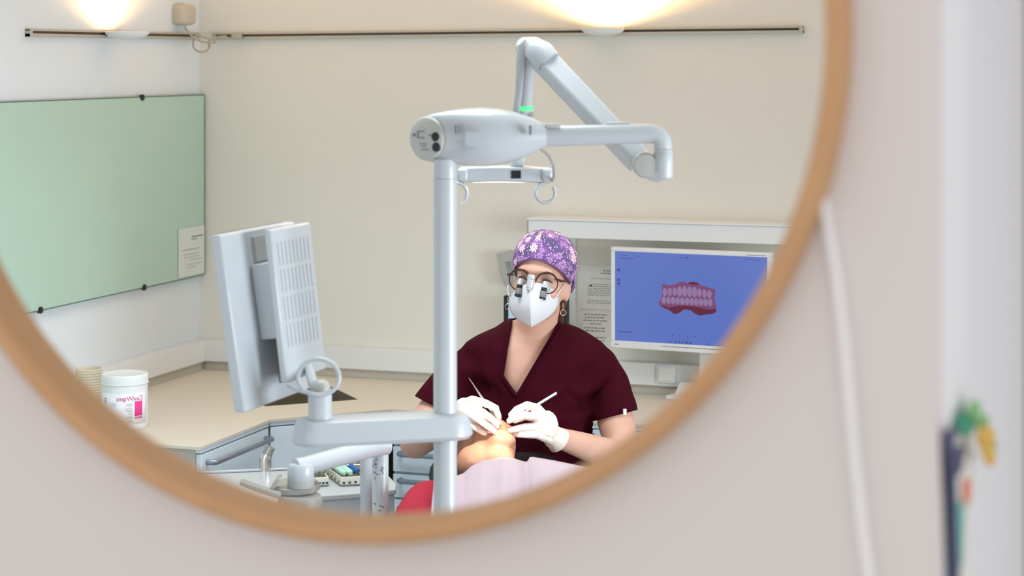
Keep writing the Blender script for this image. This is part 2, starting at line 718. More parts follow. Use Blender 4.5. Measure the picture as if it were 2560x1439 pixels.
# ------------------------------------------------------------------ worktop, sink, cabinets
outer = [(XL + .001, 2.99), (-2.54, 2.99), (-2.54, 3.43), (-2.27, 3.70), (.3, 3.70), (.3, YB - .001), (XL + .001, YB - .001)]
sa = V(-2.43, 3.82, 0)
sb_ = V(-2.65, 3.62, 0)
ev = (sa - sb_).normalized()
nv = V(-ev.y, ev.x, 0)
hole = [sb_, sa, sa + nv * .30, sb_ + nv * .30]


def slab_with_hole(out, hol, z0, z1):
    b = MB()
    allp = [V(x, y, 0) for x, y in out] + [V(p[0], p[1], 0) for p in hol]
    tris = tessellate_polygon([[V(x, y, 0) for x, y in out], [V(p[0], p[1], 0) for p in hol]])
    n = len(allp)
    vs = [V(p.x, p.y, z1) for p in allp] + [V(p.x, p.y, z0) for p in allp]
    fs = [tuple(t) for t in tris] + [tuple(i + n for i in t[::-1]) for t in tris]
    lo = len(out)
    for rng in (range(lo), range(lo, n)):
        r = list(rng)
        for i in range(len(r)):
            a, c = r[i], r[(i + 1) % len(r)]
            fs.append((a, c, c + n, a + n))
    b.add(vs, fs)
    return b


wt = slab_with_hole(outer, hole, ZW - .010, ZW)
tag(part('worktop', wt, M_work, smooth=0, bevel=.0015), 'long beige laminate worktop running round the room corner', 'worktop')
sink = thing('corner_sink', (sa + sb_ + nv * .3) / 2 + V(0, 0, .59), 'dark square corner sink let into the beige worktop', 'sink')
h2 = [p + V(0, 0, 0) for p in hole]
cen = sum(h2, V(0, 0, 0)) / 4
top = [cen + (p - cen) * .985 + V(0, 0, ZW - .001) for p in h2]
bot = [cen + (p - cen) * .9 + V(0, 0, .60) for p in h2]
b = MB()
b.add(top + bot, [(0, 1, 5, 4), (1, 2, 6, 5), (2, 3, 7, 6), (3, 0, 4, 7), (4, 5, 6, 7)])
part('basin', b, M_sink, sink, solid=.003, flip=False)
part('drain', MB().lathe([(.001, 0), (.022, 0), (.022, .004), (.012, .003), (.001, .002)], cen + V(0, 0, .602), seg=20), M_chrome, sink)


def frame_of(o, right, out):
    """local (s along front, n out of front, z) -> world"""
    o, right, out = Vector(o), Vector(right).normalized(), Vector(out).normalized()
    return lambda s, n, z: o + right * s + out * n + V(0, 0, z)


def lbox(b, fr, s0, s1, n0, n1, z0, z1, m=0):
    vs = [fr(s, n, z) for s in (s0, s1) for n in (n0, n1) for z in (z0, z1)]
    b.add(vs, [(0, 1, 3, 2), (4, 6, 7, 5), (0, 4, 5, 1), (2, 3, 7, 6), (0, 2, 6, 4), (1, 5, 7, 3)], m)
    return b


def bar_handle(fr, s0, s1, z, parent, r=.0075, out=.028):
    b = MB()
    b.tube([fr(s0, .0005, z), fr(s0, out * .8, z), fr(s0 + .006, out, z), fr(s1 - .006, out, z), fr(s1, out * .8, z), fr(s1, .0005, z)], r, 10, ell=.8)
    return part('handle', b, M_hand, parent, smooth=50)


def cabinet(name, o, right, out, w, depth, fronts, label, handles=True, side=None):
    fr = frame_of(o, right, out)
    c = thing(name, fr(w / 2, -depth / 2, 0), label, 'cabinet')
    b = MB()
    lbox(b, fr, 0, w, -depth, -.0185, .08, ZW - .0105)
    lbox(b, fr, .02, w - .02, -depth + .02, -.06, 0, .08)
    part('body', b, side or M_cab, c, bevel=.001)
    part('top_rail', lbox(MB(), fr, 0, w, -.018, -.0005, .7285, ZW - .0105), M_cab, c, bevel=.001)
    for z0, z1, hz in fronts:
        d = part('drawer' if (z1 - z0) < .5 else 'door', lbox(MB(), fr, .003, w - .003, -.018, 0, z0, z1), M_cab, c, bevel=.0015)
        if hz and handles:
            bar_handle(fr, .03 if w > .3 else .02, w - .03 if w > .3 else w - .02, hz, d)
    return c


cabinet('drawer_cabinet', (-2.544, 3.425, 0), (0, -1, 0), (1, 0, 0), .42, .60, [(.40, .7245, .700), (.09, .396, .36)],
        'white drawer cabinet with long grey bar handle under the canister', side=M_cabside)
dgv = V(-2.286 + 2.556, 3.70 - 3.43, 0)
cabinet('corner_cabinet', V(-2.546, 3.432, 0), dgv, V(1, -1, 0), dgv.length - .004, .18, [(.09, .7245, None)],
        'white diagonal corner cabinet with plain door under the sink')
rows = [(.645, .7245, .70), (.563, .637, .620), (.486, .555, .540), (.30, .478, .458), (.09, .292, .27)]
for k, (x0, w, lab) in enumerate([(-2.272, .50, 'white drawer cabinet with grey bar handles left of the dental chair'),
                                  (-1.768, .52, 'white drawer cabinet behind the seated dentist'),
                                  (-1.244, .60, 'white drawer cabinet under the large white monitor')]):
    cabinet('drawer_cabinet', (x0, 3.704, 0), (1, 0, 0), (0, -1, 0), w, .515, rows, lab)

# ------------------------------------------------------------------ things on the worktop
# wipes canister
cc = at(312, 1060, 5.69)
cc.z = ZW
cr = .0655
can = thing('wipes_canister', cc, 'white wipes canister with magenta label beside the cup stack', 'canister')
part('body', MB().lathe([(cr * .94, .0005), (cr * .97, .004), (cr * .985, .02), (cr * .985, .118), (cr * .985, .124), (cr * .97, .126)], cc, seg=48), M_white, can)
lid = part('lid', MB().lathe([(cr * 1.0, .1265), (cr * 1.005, .129), (cr * 1.005, .148), (cr * .99, .153), (cr * .965, .1545), (cr * .9, .1548), (cr * .86, .153), (cr * .3, .1535), (.001, .1535)], cc, seg=48), M_white, can)
part('rim', MB().tube([cc + V(math.cos(a) * cr * 1.005, math.sin(a) * cr * 1.005, .129) for a in [2 * math.pi * k / 40 for k in range(40)]], .0016, 6, closed=True), M_white, lid)


def on_can(u, z, r=None):
    """u metres to the right of the canister's centre line as seen from the mirror, z above the base"""
    r = r or cr * .99
    a = u / r
    return cc + (TV * math.cos(a) + RV * math.sin(a)) * r + V(0, 0, z)


def can_patch(name, u0, u1, z0, z1, m, r=None, parent=None):
    b = MB()
    n = max(3, int(abs(u1 - u0) / .004))
    b.grid([[on_can(u0 + (u1 - u0) * i / n, z, r) for i in range(n + 1)] for z in (z0, z1)])
    return part(name, b, m, parent or can, solid=.0004)


lab = can_patch('label', -.085, .085, .018, .106, mat('label_film', (236, 236, 240), .35, var=.005), cr * .988)
can_patch('magenta_panel', .041, .0665, .034, .083, M_mag, cr * .995, lab)


def mirrored_text(s, size, f, name, m, parent):
    vs, fs = text2d(s, size)
    b = MB()
    b.add([f(-p.x, p.y) for p in vs], [q[::-1] for q in fs])
    return part(name, b, m, parent, flip=False, smooth=0)


t = mirrored_text('CaviWipes', .0185, lambda x, y: on_can(.0285 + x * .98, .0855 + y, cr * 1.0), 'product_name', M_magt, lab)
mirrored_text('METREX', .0075, lambda x, y: on_can(.054 + x, .0365 + y, cr * 1.0), 'maker_name', M_white, lab)
b = MB()
random.seed(4)
for k in range(13):
    z = .076 - k * .0042
    w = random.choice((.012, .016, .018, .022))
    u1 = .034
    b.grid([[on_can(u1 - w * i / 4, zz, cr * .996) for i in range(5)] for zz in (z, z + .0009)])
for k in range(9):
    z = .088 - k * .006
    b.grid([[on_can(-.046 - .012 * i / 4 * random.uniform(.6, 1), zz, cr * .996) for i in range(5)] for zz in (z, z + (.003 if k < 3 else .001))])
for k in range(4):
    b.grid([[on_can(-.012 - .018 * i / 4, zz, cr * .996) for i in range(5)] for zz in (.078 - k * .003, .0786 - k * .003)])
tag(part('fine_print', b, M_print, lab, smooth=0), kind='stuff')

# stack of paper cups
cp = at(222, 1030, 5.83)
cp.z = ZW
cups = []
for k in range(11):
    z0 = k * .0080
    b = MB().lathe([(.029, 0), (.0305, .001), (.0375, .062), (.0395, .0635), (.0395, .0665), (.037, .067), (.0365, .064), (.029, .004), (.001, .003)], cp + V(0, 0, z0), seg=32)
    o = part('paper_cup', b, M_cup, loc=cp + V(0, 0, z0))
    tag(o, 'off-white paper cup, %s the stack behind the canister' % ['bottom of', 'second from bottom of', 'third from bottom of', 'fourth from bottom of', 'fifth from bottom of', 'middle of', 'fifth from top of', 'fourth from top of', 'third from top of', 'second from top of', 'topmost of'][k], 'cup', 'stacked paper cups')

# ------------------------------------------------------------------ left wall: glass board
zt, zb = 1.674, 1.067
y1 = YB - .012
y0 = 2.2
gb = thing('glass_board', (XL + .02, (y0 + y1) / 2, zb), 'large pale green glass board mounted on the left wall', 'board')
part('pane', MB().bb((XL + .018, y0, zb), (XL + .024, y1, zt)), M_glass, gb, bevel=.001)
b = MB()
part('edge_strip', MB().bb((XL + .0175, y0, zt), (XL + .0245, y1, zt + .003)), M_glasse, gb)
part('edge_strip', MB().bb((XL + .0175, y0, zb - .003), (XL + .0245, y1, zb)), M_glasse, gb)
part('edge_strip', MB().bb((XL + .0175, y1, zb), (XL + .0245, y1 + .004, zt)), M_glasse, gb)
for x, z in ((352, zt), (357, zb), (97, zb)):
    p = atX(x, 145 + 10, XL + .02)
    part('clip', MB().lathe([(.001, 0), (.010, 0), (.010, .011), (.001, .012)], (XL + .018, p.y, z), (1, 0, 0), 14), M_dark, gb)
# notice hanging over the board's corner
pa = thing('notice_sheet', (XL + .027, 4.1, 1.075), 'translucent white notice sheet on the corner of the green glass board', 'notice')
ya, yb_ = atX(446, 600, XL + .026).y, y1 - .004
part('sheet', MB().bb((XL + .0255, ya, 1.073), (XL + .0268, yb_, 1.235)), mat('film', (212, 220, 214), .5), pa)
b = MB()
for k, (z, a0, a1, h) in enumerate([(1.20, .5, .95, .004), (1.192, .5, .72, .003), (1.160, .15, .80, .002), (1.145, .2, .8, .0012), (1.135, .2, .8, .0012), (1.125, .45, .9, .0012), (1.11, .3, .9, .0012), (1.10, .3, .7, .0012)]):
    b.bb((XL + .0268, ya + (yb_ - ya) * a0, z), (XL + .0272, ya + (yb_ - ya) * a1, z + h))
tag(part('printed_lines', b, M_print, pa, smooth=0), kind='stuff')

# ------------------------------------------------------------------ light tracks, lamps, sensor
ZT = 1.873


def track(p0, p1, out, label):
    p0, p1, out = Vector(p0), Vector(p1), Vector(out)
    ln = (p1 - p0).length
    fr = frame_of(p0, p1 - p0, out)
    t = thing('light_track', (p0 + p1) / 2 - V(0, 0, .011), label, 'track')
    b = MB()
    lbox(b, fr, 0, ln, 0, .018, -.0115, -.0015)
    lbox(b, fr, 0, ln, 0, .018, .0055, .0105)
    part('rail', b, M_track, t, bevel=.001)
    part('slot', lbox(MB(), fr, .004, ln - .004, 0, .010, -.0015, .0055), M_slot, t)
    for s in (0, ln):
        part('end_cap', lbox(MB(), fr, s - .0 if s == 0 else s - .012, s + .012 if s == 0 else s, 0, .0205, -.0125, .0125), M_track, t, bevel=.0015)
    return fr, ln


frl, lnl = track((XL, atX(62, 85, XL).y, ZT), (XL, YB - .03, ZT), (1, 0, 0), 'short aluminium light track on the left wall')
frb, lnb = track((atY(537, 90, YB).x, YB, ZT), (atY(2010, 72, YB).x, YB, ZT + .014), (0, -1, 0), 'long aluminium light track on the wall behind the dentist')


def track_lamp(c, out, label, power):
    c, out = Vector(c), Vector(out)
    t = thing('track_lamp', c - V(0, 0, .02), label, 'lamp')
    part('bowl', MB().lathe([(.001, -.017), (.030, -.016), (.055, -.010), (.066, -.001), (.069, .006), (.0665, .007), (.062, .001), (.045, -.006), (.001, -.010)], c, seg=40), M_white, t)
    part('bulb', MB().lathe([(.001, -.009), (.04, -.0055), (.04, -.003), (.001, -.002)], c, seg=24), M_bulb, t)
    part('mount', MB().box(c - out * .0645 - V(0, 0, .002), (.03 if abs(out.y) > .5 else .02, .02 if abs(out.y) > .5 else .03, .02)), M_white, t, bevel=.002)
    d = bpy.data.lights.new('track_lamp_bulb', 'SPOT')
    d.energy = power
    d.color = (1.0, .54, .20)
    d.spot_size = math.radians(168)
    d.spot_blend = .5
    d.shadow_soft_size = .03
    o = bpy.data.objects.new('track_lamp_light', d)
    COL.objects.link(o)
    o.location = c + V(0, 0, .014) - out * .0
    o.rotation_euler = (math.pi, 0, 0)
    return t


c1 = atX(318, 88, XL + .078)
track_lamp((XL + .078, c1.y, ZT + .002), (1, 0, 0), 'round white uplight bowl on the left wall track', 9)
c2 = atY(1507, 78, YB - .078)
track_lamp((c2.x, YB - .078, ZT + .014), (0, -1, 0), 'round white uplight bowl on the back wall track', 36)

# beige sensor box with its looped lead
sp = atX(466, 36, XL + .03)
sn = thing('corner_sensor', (XL, sp.y, 1.905), 'small beige box with looped cable in the upper room corner', 'sensor')
sbx = MB()
hh, ww = .036, .031
rr = []
for n_, sc_ in ((0, .96), (.018, 1.0), (.034, .98), (.044, .86), (.047, .6)):
    ring = []
    for k in range(28):
        a = 2 * math.pi * k / 28
        ca, sa_ = math.cos(a), math.sin(a)
        ring.append(V(XL + n_, 0, 0) + V(0, sp.y + math.copysign(abs(ca) ** .4, ca) * ww * sc_ * 1.5, 1.944 + math.copysign(abs(sa_) ** .4, sa_) * hh * sc_))
    rr.append(ring)
sbx.loft(rr)
part('case', sbx, M_beige, sn, smooth=50)
q = [at(x, y, d) for x, y, d in ((462, 66, 6.62), (470, 80, 6.6), (487, 96, 6.58), (505, 104, 6.6), (530, 107, 6.63), (538, 103, 6.64), (515, 95, 6.62), (492, 88, 6.6), (484, 100, 6.6), (484, 118, 6.6), (497, 129, 6.6), (514, 128, 6.61), (524, 118, 6.63), (521, 108, 6.64), (528, 96, 6.66), (550, 92, 6.68), (570, 90, 6.69))]
qs = []
for i in range(len(q) - 1):
    p0, p1, p2, p3 = q[max(i - 1, 0)], q[i], q[i + 1], q[min(i + 2, len(q) - 1)]
    for k in range(4):
        u = k / 4
        qs.append(.5 * ((2 * p1) + (p2 - p0) * u + (2 * p0 - 5 * p1 + 4 * p2 - p3) * u * u + (3 * p1 - p0 - 3 * p2 + p3) * u ** 3))
part('lead', MB().tube(qs, .0032, 8), M_cable, sn)
pp = at(575, 91, 6.68)
part('plug', MB().box((pp.x, YB - .028, pp.z), (.035, .02, .018)), M_track, sn, bevel=.003)

# ------------------------------------------------------------------ back wall: shelf, monitor, notices, sockets
xs = atY(1320, 570, 4.12).x
sh = thing('wall_shelf', ((xs + .2) / 2, 4.18, 1.237), 'long white boxed wall shelf above the large monitor', 'shelf')
part('shelf_box', MB().bb((xs, 4.12, 1.237), (.2, YB - .0005, 1.291)), M_white, sh, bevel=.002)
part('top_board', MB().bb((xs - .004, 4.116, 1.2912), (.2, YB - .0005, 1.297)), M_white, sh, bevel=.001)
part('end_panel', MB().bb((xs - .004, 4.118, 1.237), (xs - .0003, YB - .0005, 1.2910)), M_plast2, sh)

# big white monitor with the tooth scan
mp_ = atY(1730, 750, 4.09)
yaw = math.radians(-5)
mr = V(math.cos(yaw), math.sin(yaw), 0)
mo = V(math.sin(yaw), -math.cos(yaw), 0)
pL = atY(1527, 740, 4.105)
dmon = proj(pL)[2]
mw = .513
fr = frame_of((pL.x, pL.y, 0), mr, mo)
zT_, zB_ = CAM.z - (617 - 145) / FPX * dmon, CAM.z - (868 - 145) / FPX * dmon
mon = thing('white_monitor', fr(mw / 2, -.06, ZW), 'large white monitor showing a blue tooth scan under the wall shelf', 'monitor')
bz = .0125
b = MB()
lbox(b, fr, 0, mw, -.035, 0, zT_ - bz, zT_)
lbox(b, fr, 0, mw, -.035, 0, zB_, zB_ + .0225)
lbox(b, fr, 0, bz, -.035, 0, zB_ + .0225, zT_ - bz)
lbox(b, fr, mw - bz, mw, -.035, 0, zB_ + .0225, zT_ - bz)
part('bezel', b, M_white, mon, bevel=.002)
part('back_cover', lbox(MB(), fr, .004, mw - .004, -.045, -.012, zB_ + .004, zT_ - .004), M_white, mon, bevel=.004)
s0, s1, z0, z1 = bz, mw - bz, zB_ + .0225, zT_ - bz
scr = part('screen', lbox(MB(), fr, s0, s1, -.0118, -.004, z0, z1), M_screen, mon)
SW, SH = s1 - s0, z1 - z0


def sc(u, v, n=-.0036):
    return fr(s0 + u * SW, n, z0 + v * SH)


def flat(b, poly, n, m=0):
    b.prism([sc(u, v, n) for u, v in poly], -mo * .0003, m)


gum = [(.315, .66), (.335, .655), (.36, .645), (.40, .66), (.43, .69), (.46, .695), (.485, .675), (.52, .68), (.555, .665), (.60, .655), (.635, .635), (.665, .625), (.668, .60), (.66, .52), (.672, .45), (.672, .38), (.65, .355), (.60, .345), (.565, .325), (.53, .35), (.50, .385), (.46, .385), (.43, .345), (.395, .33), (.365, .37), (.33, .39), (.30, .41), (.292, .45), (.31, .50), (.318, .56)]
b = MB()
flat(b, gum, -.0034)
part('scan_gums', b, M_gum, scr, smooth=0)
b = MB()
flat(b, [(.485, .675), (.50, .695), (.53, .698), (.555, .685), (.565, .665), (.52, .665)], -.0031)
flat(b, [(.31, .42), (.36, .40), (.43, .425), (.48, .43), (.55, .42), (.62, .40), (.67, .41), (.672, .38), (.65, .355), (.60, .345), (.565, .325), (.53, .35), (.50, .385), (.46, .385), (.43, .345), (.395, .33), (.365, .37), (.33, .39)], -.0031)
tag(part('scan_shadow', b, M_gumd, scr, smooth=0), kind='stuff')
bu, bl = MB(), MB()
for k in range(10):
    u = .335 + k * .0325
    w = .0165 if 3 <= k <= 6 else .0145
    vt = .575 + .012 * math.cos((k - 4.5) * .5)
    h = .060 if 3 <= k <= 6 else .048
    flat(bu, [(u + w * math.cos(a), vt + h * math.sin(a)) for a in [2 * math.pi * i / 12 for i in range(12)]], -.0028)
for k in range(11):
    u = .328 + k * .0305
    flat(bl, [(u + .0148 * math.cos(a), .478 + .042 * math.sin(a)) for a in [2 * math.pi * i / 12 for i in range(12)]], -.0028)
tag(part('scan_upper_teeth', bu, M_tooth, scr, smooth=0), kind='stuff')
tag(part('scan_lower_teeth', bl, M_tooth, scr, smooth=0), kind='stuff')
b = MB()
random.seed(11)
for u, v, w, h in [(.03, .955, .06, .006), (.13, .95, .04, .006), (.03, .92, .09, .006), (.435, .955, .012, .008), (.472, .95, .012, .02), (.555, .95, .01, .008), (.015, .775, .02, .03), (.015, .665, .02, .03), (.015, .625, .02, .026), (.025, .095, .085, .010), (.38, .085, .008, .02), (.43, .085, .008, .012), (.48, .085, .008, .012), (.53, .085, .008, .012), (.36, .02, .014, .01), (.40, .015, .01, .018), (.425, .015, .01, .018), (.448, .015, .01, .014), (.47, .012, .016, .02), (.495, .012, .016, .016), (.61, .01, .012, .016), (.86, .965, .1, .004)]:
    flat(b, [(u, v), (u + w, v), (u + w, v + h), (u, v + h)], -.0034)
tag(part('screen_icons', b, M_sicon, scr, smooth=0), kind='stuff')
b = MB()
random.seed(3)
s = .165
while s < .40:
    w = random.uniform(.005, .014)
    lbox(b, fr, s, s + w, 0, .0004, zB_ + .0125, zB_ + .0147)
    s += w + .0022
lbox(b, fr, .012, .026, 0, .0004, zB_ + .010, zB_ + .0125)
lbox(b, fr, mw - .075, mw - .016, 0, .0004, zT_ - .008, zT_ - .0065)
tag(part('bezel_print', b, M_print, mon, smooth=0), kind='stuff')
# stand: neck and sloped foot
part('stand_neck', lbox(MB(), fr, .27, .35, -.058, -.0455, ZW + .03, zB_ + .12), M_white, mon, bevel=.006)
ft = [atZ(1664, 998, ZW + .0005), atZ(1700, 1002, ZW + .0005)]
f0 = V(ft[0].x, ft[0].y, ZW + .0005)
b = MB()
b.prism([f0, f0 + V(0, .012, 0), V(f0.x + .02, 4.185, ZW + .0005), V(f0.x + .30, 4.185, ZW + .0005), f0 + V(.30, -.02, 0), f0 + V(.01, -.004, 0)], (0, 0, .012))
top_ = [V(f0.x + .022, f0.y + .02, ZW + .012), V(f0.x + .03, 4.18, ZW + .048), V(f0.x + .24, 4.18, ZW + .048), V(f0.x + .27, f0.y + .01, ZW + .012)]
b.add(top_ + [V(p.x, p.y, ZW + .008) for p in top_], [(0, 1, 2, 3), (4, 7, 6, 5), (0, 4, 5, 1), (1, 5, 6, 2), (2, 6, 7, 3), (3, 7, 4, 0)])
part('stand_foot', b, M_white, mon, bevel=.003)

# wall socket in the trunking
p = atY(1665, 930, 4.195)
so = thing('wall_socket', (p.x, 4.195, .79), 'square white socket plate on the trunking below the large monitor', 'socket')
part('plate', MB().bb((p.x - .030, 4.187, .789), (p.x + .030, 4.1948, .845)), M_white, so, bevel=.004)
part('inner_plate', MB().bb((p.x - .022, 4.184, .797), (p.x + .022, 4.1868, .838)), M_paper, so, bevel=.003)


def notice(x0, x1, y0_, y1_, rows_, label, heart=False):
    a, c = atY(x0, y0_, YB - .002), atY(x1, y1_, YB - .002)
    t = thing('wall_notice', (a.x, YB, c.z), label, 'notice')
    part('sheet', MB().bb((a.x, YB - .002, c.z), (c.x, YB - .0006, a.z)), M_paper, t)
    bl_ = MB()
    for v, h, u0, u1 in rows_:
        zz = a.z + (c.z - a.z) * v
        uu = u0
        while uu < u1:
            w = random.uniform(.04, .12)
            e_ = min(uu + w, u1)
            bl_.bb((a.x + (c.x - a.x) * uu, YB - .0024, zz - h), (a.x + (c.x - a.x) * e_, YB - .0019, zz))
            uu = e_ + .02
    tag(part('printed_lines', bl_, M_print, t, smooth=0), kind='stuff')
    if heart:
        hx, hz = a.x + (c.x - a.x) * .30, a.z + (c.z - a.z) * .46
        pts_ = []
        for k in range(20):
            q_ = 2 * math.pi * k / 20
            pts_.append(V(hx + .00028 * 16 * math.sin(q_) ** 3, YB - .0024, hz + .00028 * (13 * math.cos(q_) - 5 * math.cos(2 * q_) - 2 * math.cos(3 * q_) - math.cos(4 * q_))))
        part('heart_mark', MB().prism(pts_, (0, .0004, 0)), M_inkd, t, smooth=0)
    return t


random.seed(8)
notice(1447, 1548, 662, 775, [(.10, .003, .60, .98), (.16, .003, .55, .98), (.29, .0014, .3, .98), (.34, .0014, .8, .98)] + [(.42 + .05 * k, .0016, .36 if k < 1 else .22, .98) for k in range(6)] + [(.80, .0016, .22, .98), (.85, .0016, .2, .9)],
       'white printed notice with a small heart beside the large monitor', True)
notice(1447, 1540, 778, 866, [(.06, .003, .15, .75), (.15, .003, .18, .7), (.24, .003, .12, .75), (.34, .0026, .3, .6), (.46, .003, .15, .7), (.55, .003, .18, .7), (.74, .003, .2, .75), (.83, .003, .3, .7)],
       'white printed notice hung lowest beside the large monitor')
# flat vertical duct beside the notices
p0, p1 = atY(1427, 600, YB), atY(1441, 850, YB)
tag(part('cable_duct', MB().bb((p0.x, YB - .012, .8485), (p1.x, YB - .0005, 1.2365)), M_white, bevel=.002), 'narrow white vertical duct on the wall behind the dentist', 'duct')

# black framed tablet and grey arm behind the dentist's head
p0, p1 = atY(1258, 738, 4.13), atY(1420, 905, 4.13)
tb = thing('tablet_screen', ((p0.x + p1.x) / 2, 4.15, ZW), 'black framed tablet with pale screen behind the dentist', 'tablet')
part('housing', MB().bb((p0.x, 4.13, p1.z), (p1.x, 4.145, p0.z)), M_dark, tb, bevel=.005)
part('display', MB().bb((p0.x + .018, 4.1285, p1.z + .015), (p1.x - .018, 4.1297, p0.z - .012)), M_screenp, tb)
part('easel', MB().bb((p0.x + .06, 4.1455, ZW + .0005), (p1.x - .06, 4.18, p1.z + .05)), M_dark, tb, bevel=.004)
a0 = atY(1243, 632, 4.16)
gr = thing('wand_holder', (a0.x, YB, a0.z - .12), 'grey angled wand holder on the wall behind the dentist', 'holder')
pts = [V(atY(x, y, 4.19).x, 4.19, atY(x, y, 4.19).z) for x, y in ((1240, 634), (1272, 628), (1290, 640), (1292, 652), (1262, 655), (1272, 712), (1262, 716), (1252, 690), (1246, 660))]
part('bracket', MB().prism(pts, (0, YB - 4.19 - .0005, 0)), M_plast2, gr, bevel=.003)

# ------------------------------------------------------------------ dental unit column with light arm
D0 = 4.2
pb = at(1113, 700, D0)
pole = V(pb.x, pb.y, 0)
un = thing('light_column', pole, 'white dental unit column carrying the operating light arm', 'column')
part('pole', MB().lathe([(.030, 0.001), (.030, .02), (.0245, .03), (.0245, at(1113, 446, D0).z)], pole, seg=36), M_plast, un)
part('collar', MB().lathe([(.0235, at(1113, 446, D0).z + .0005), (.0235, at(1113, 404, D0).z), (.026, at(1113, 398, D0).z), (.020, at(1113, 392, D0).z)], pole, seg=36), M_plast, un)

# egg shaped head housing, slanted round end to the left
hs = [(1071, 346, 4.20, 40, 52, 1), (1076, 346, 4.20, 45, 57, 1), (1092, 345, 4.20, 46, 62, .92), (1125, 343, 4.205, 40, 67, .7), (1165, 342, 4.21, 0, 71, 0), (1205, 342, 4.21, 0, 73, 0), (1245, 342, 4.215, 0, 70, 0), (1285, 341, 4.22, 0, 62, 0), (1320, 340, 4.22, 0, 49, 0), (1345, 339, 4.22, 0, 37, 0), (1366, 339, 4.22, 0, 28, 0)]
rings = []
n = 40
for i, (x, y, d, rx, ry, sk) in enumerate(hs):
    c = at(x, y, d)
    k = d / FPX
    if rx:
        ar = rx * k
        br = max(0.0, (ry * k) ** 2 - ar ** 2) ** .5 * (1 if sk > .9 else 1.1)
        w = RV * ar + TV * br
    else:
        w = TV * ry * k * .95
    rings.append([c + w * math.sin(2 * math.pi * q / n) + UV_ * (ry * k * math.cos(2 * math.pi * q / n)) for q in range(n)])
hd = part('head_housing', MB().loft(rings), M_plast, un, smooth=50)
# end cap
c = at(1071, 346, 4.20)
ar = 44 * D0 / FPX
br = ((56 * D0 / FPX) ** 2 - ar ** 2) ** .5
wv = RV * ar + TV * br
nrm = (TV * ar - RV * br).normalized()
ring = lambda f, o: [c + nrm * o + wv * f * math.sin(2 * math.pi * q / n) + UV_ * (f * 56 * D0 / FPX * math.cos(2 * math.pi * q / n)) for q in range(n)]
ecap = part('end_cap', MB().loft([ring(.98, .001), ring(.98, .006), ring(.92, .010), ring(.5, .012)]), M_capg, hd, smooth=50)


def capt(u, v, o=.0125):
    return c + nrm * o + wv * u + UV_ * (v * 56 * D0 / FPX)


def capspot(name, u, v, r, m, h=.003):
    part(name, MB().lathe([(r, -.004), (r, h), (r * .7, h + .001), (.001, h + .001)], capt(u, v, .0105), nrm, 18), m, ecap)


capspot('socket', .62, .10, .0095, M_dark)
capspot('socket', .66, -.36, .0098, M_dark)
capspot('button', -.62, .16, .004, M_grey)
b = MB()
for u0, u1, v0, v1 in ((-.42, .0, .30, .34), (-.42, .0, .02, .06), (-.42, -.37, .06, .30), (.25, .42, .14, .19), (-.3, .1, -.25, -.22), (-.2, .12, -.36, -.33), (-.15, .3, -.5, -.47)):
    b.prism([capt(u0, v0), capt(u1, v0), capt(u1, v1), capt(u0, v1)], nrm * .0012)
tag(part('cap_print', b, M_grey, ecap, smooth=0), kind='stuff')
# seam and side slots
for x, y in ((1140, 322), (1326, 325)):
    p = at(x, y, 4.21 - (.058 if x < 1200 else .040))
    part('slot', MB().box(p, (.006, .012, .02), Matrix.Rotation(TH, 3, 'Z')), M_grey, hd, bevel=.002)
# horizontal tube and its down-turned elbow
tp = [at(1355, 340, 4.22), at(1480, 337, 4.22), at(1600, 334, 4.22), at(1628, 334, 4.22), at(1646, 339, 4.22), at(1656, 352, 4.22), at(1658, 372, 4.22)]
tr_ = [.0222, .0215, .0205, .0205, .0200, .0195, .0190]
part('cross_tube', MB().tube(tp, tr_, 24), M_plast, un, smooth=50)
part('tube_clip', MB().box(at(1382, 314, 4.21), (.032, .02, .010), Matrix.Rotation(TH, 3, 'Z')), M_capg, un, bevel=.003)
part('tube_cover', MB().box(at(1545, 309, 4.23), (.05, .02, .007), Matrix.Rotation(TH, 3, 'Z')), M_plast, un, bevel=.003)
el = part('elbow', MB().lathe([(.0195, 0), (.0195, .002), (.0205, .004), (.0205, .055), (.019, .060), (.015, .062)], at(1658, 373, 4.22), (0, 0, -1), 28), M_plast, un)
part('seam_ring', MB().lathe([(.0208, .0), (.0208, .0016)], at(1658, 382, 4.22), (0, 0, -1), 28), M_plast2, el)
# knuckle between elbow and spring arm
part('knuckle', MB().lathe([(.012, -.03), (.024, -.028), (.027, -.02), (.027, .02), (.024, .028), (.012, .03)], at(1613, 412, 4.235), FV, 28), M_plast2, un)
b = MB()
b.tube([at(1655, 428, 4.22), at(1640, 436, 4.222), at(1622, 432, 4.225)], [.020, .017, .014], 18)
part('knuckle_link', b, M_plast, un)


def beam(name, p0, p1, w0, h0, w1, h1, m, parent, up=UV_, bev=.008):
    p0, p1 = Vector(p0), Vector(p1)
    t = (p1 - p0).normalized()
    s = t.cross(up).normalized()
    u = s.cross(t).normalized()
    rg = [[p + s * a * w + u * c_ * h for a, c_ in ((-.5, -.5), (.5, -.5), (.5, .5), (-.5, .5))] for p, w, h in ((p0, w0, h0), (p1, w1, h1))]
    return part(name, MB().loft(rg), m, parent, bevel=bev, bseg=3)


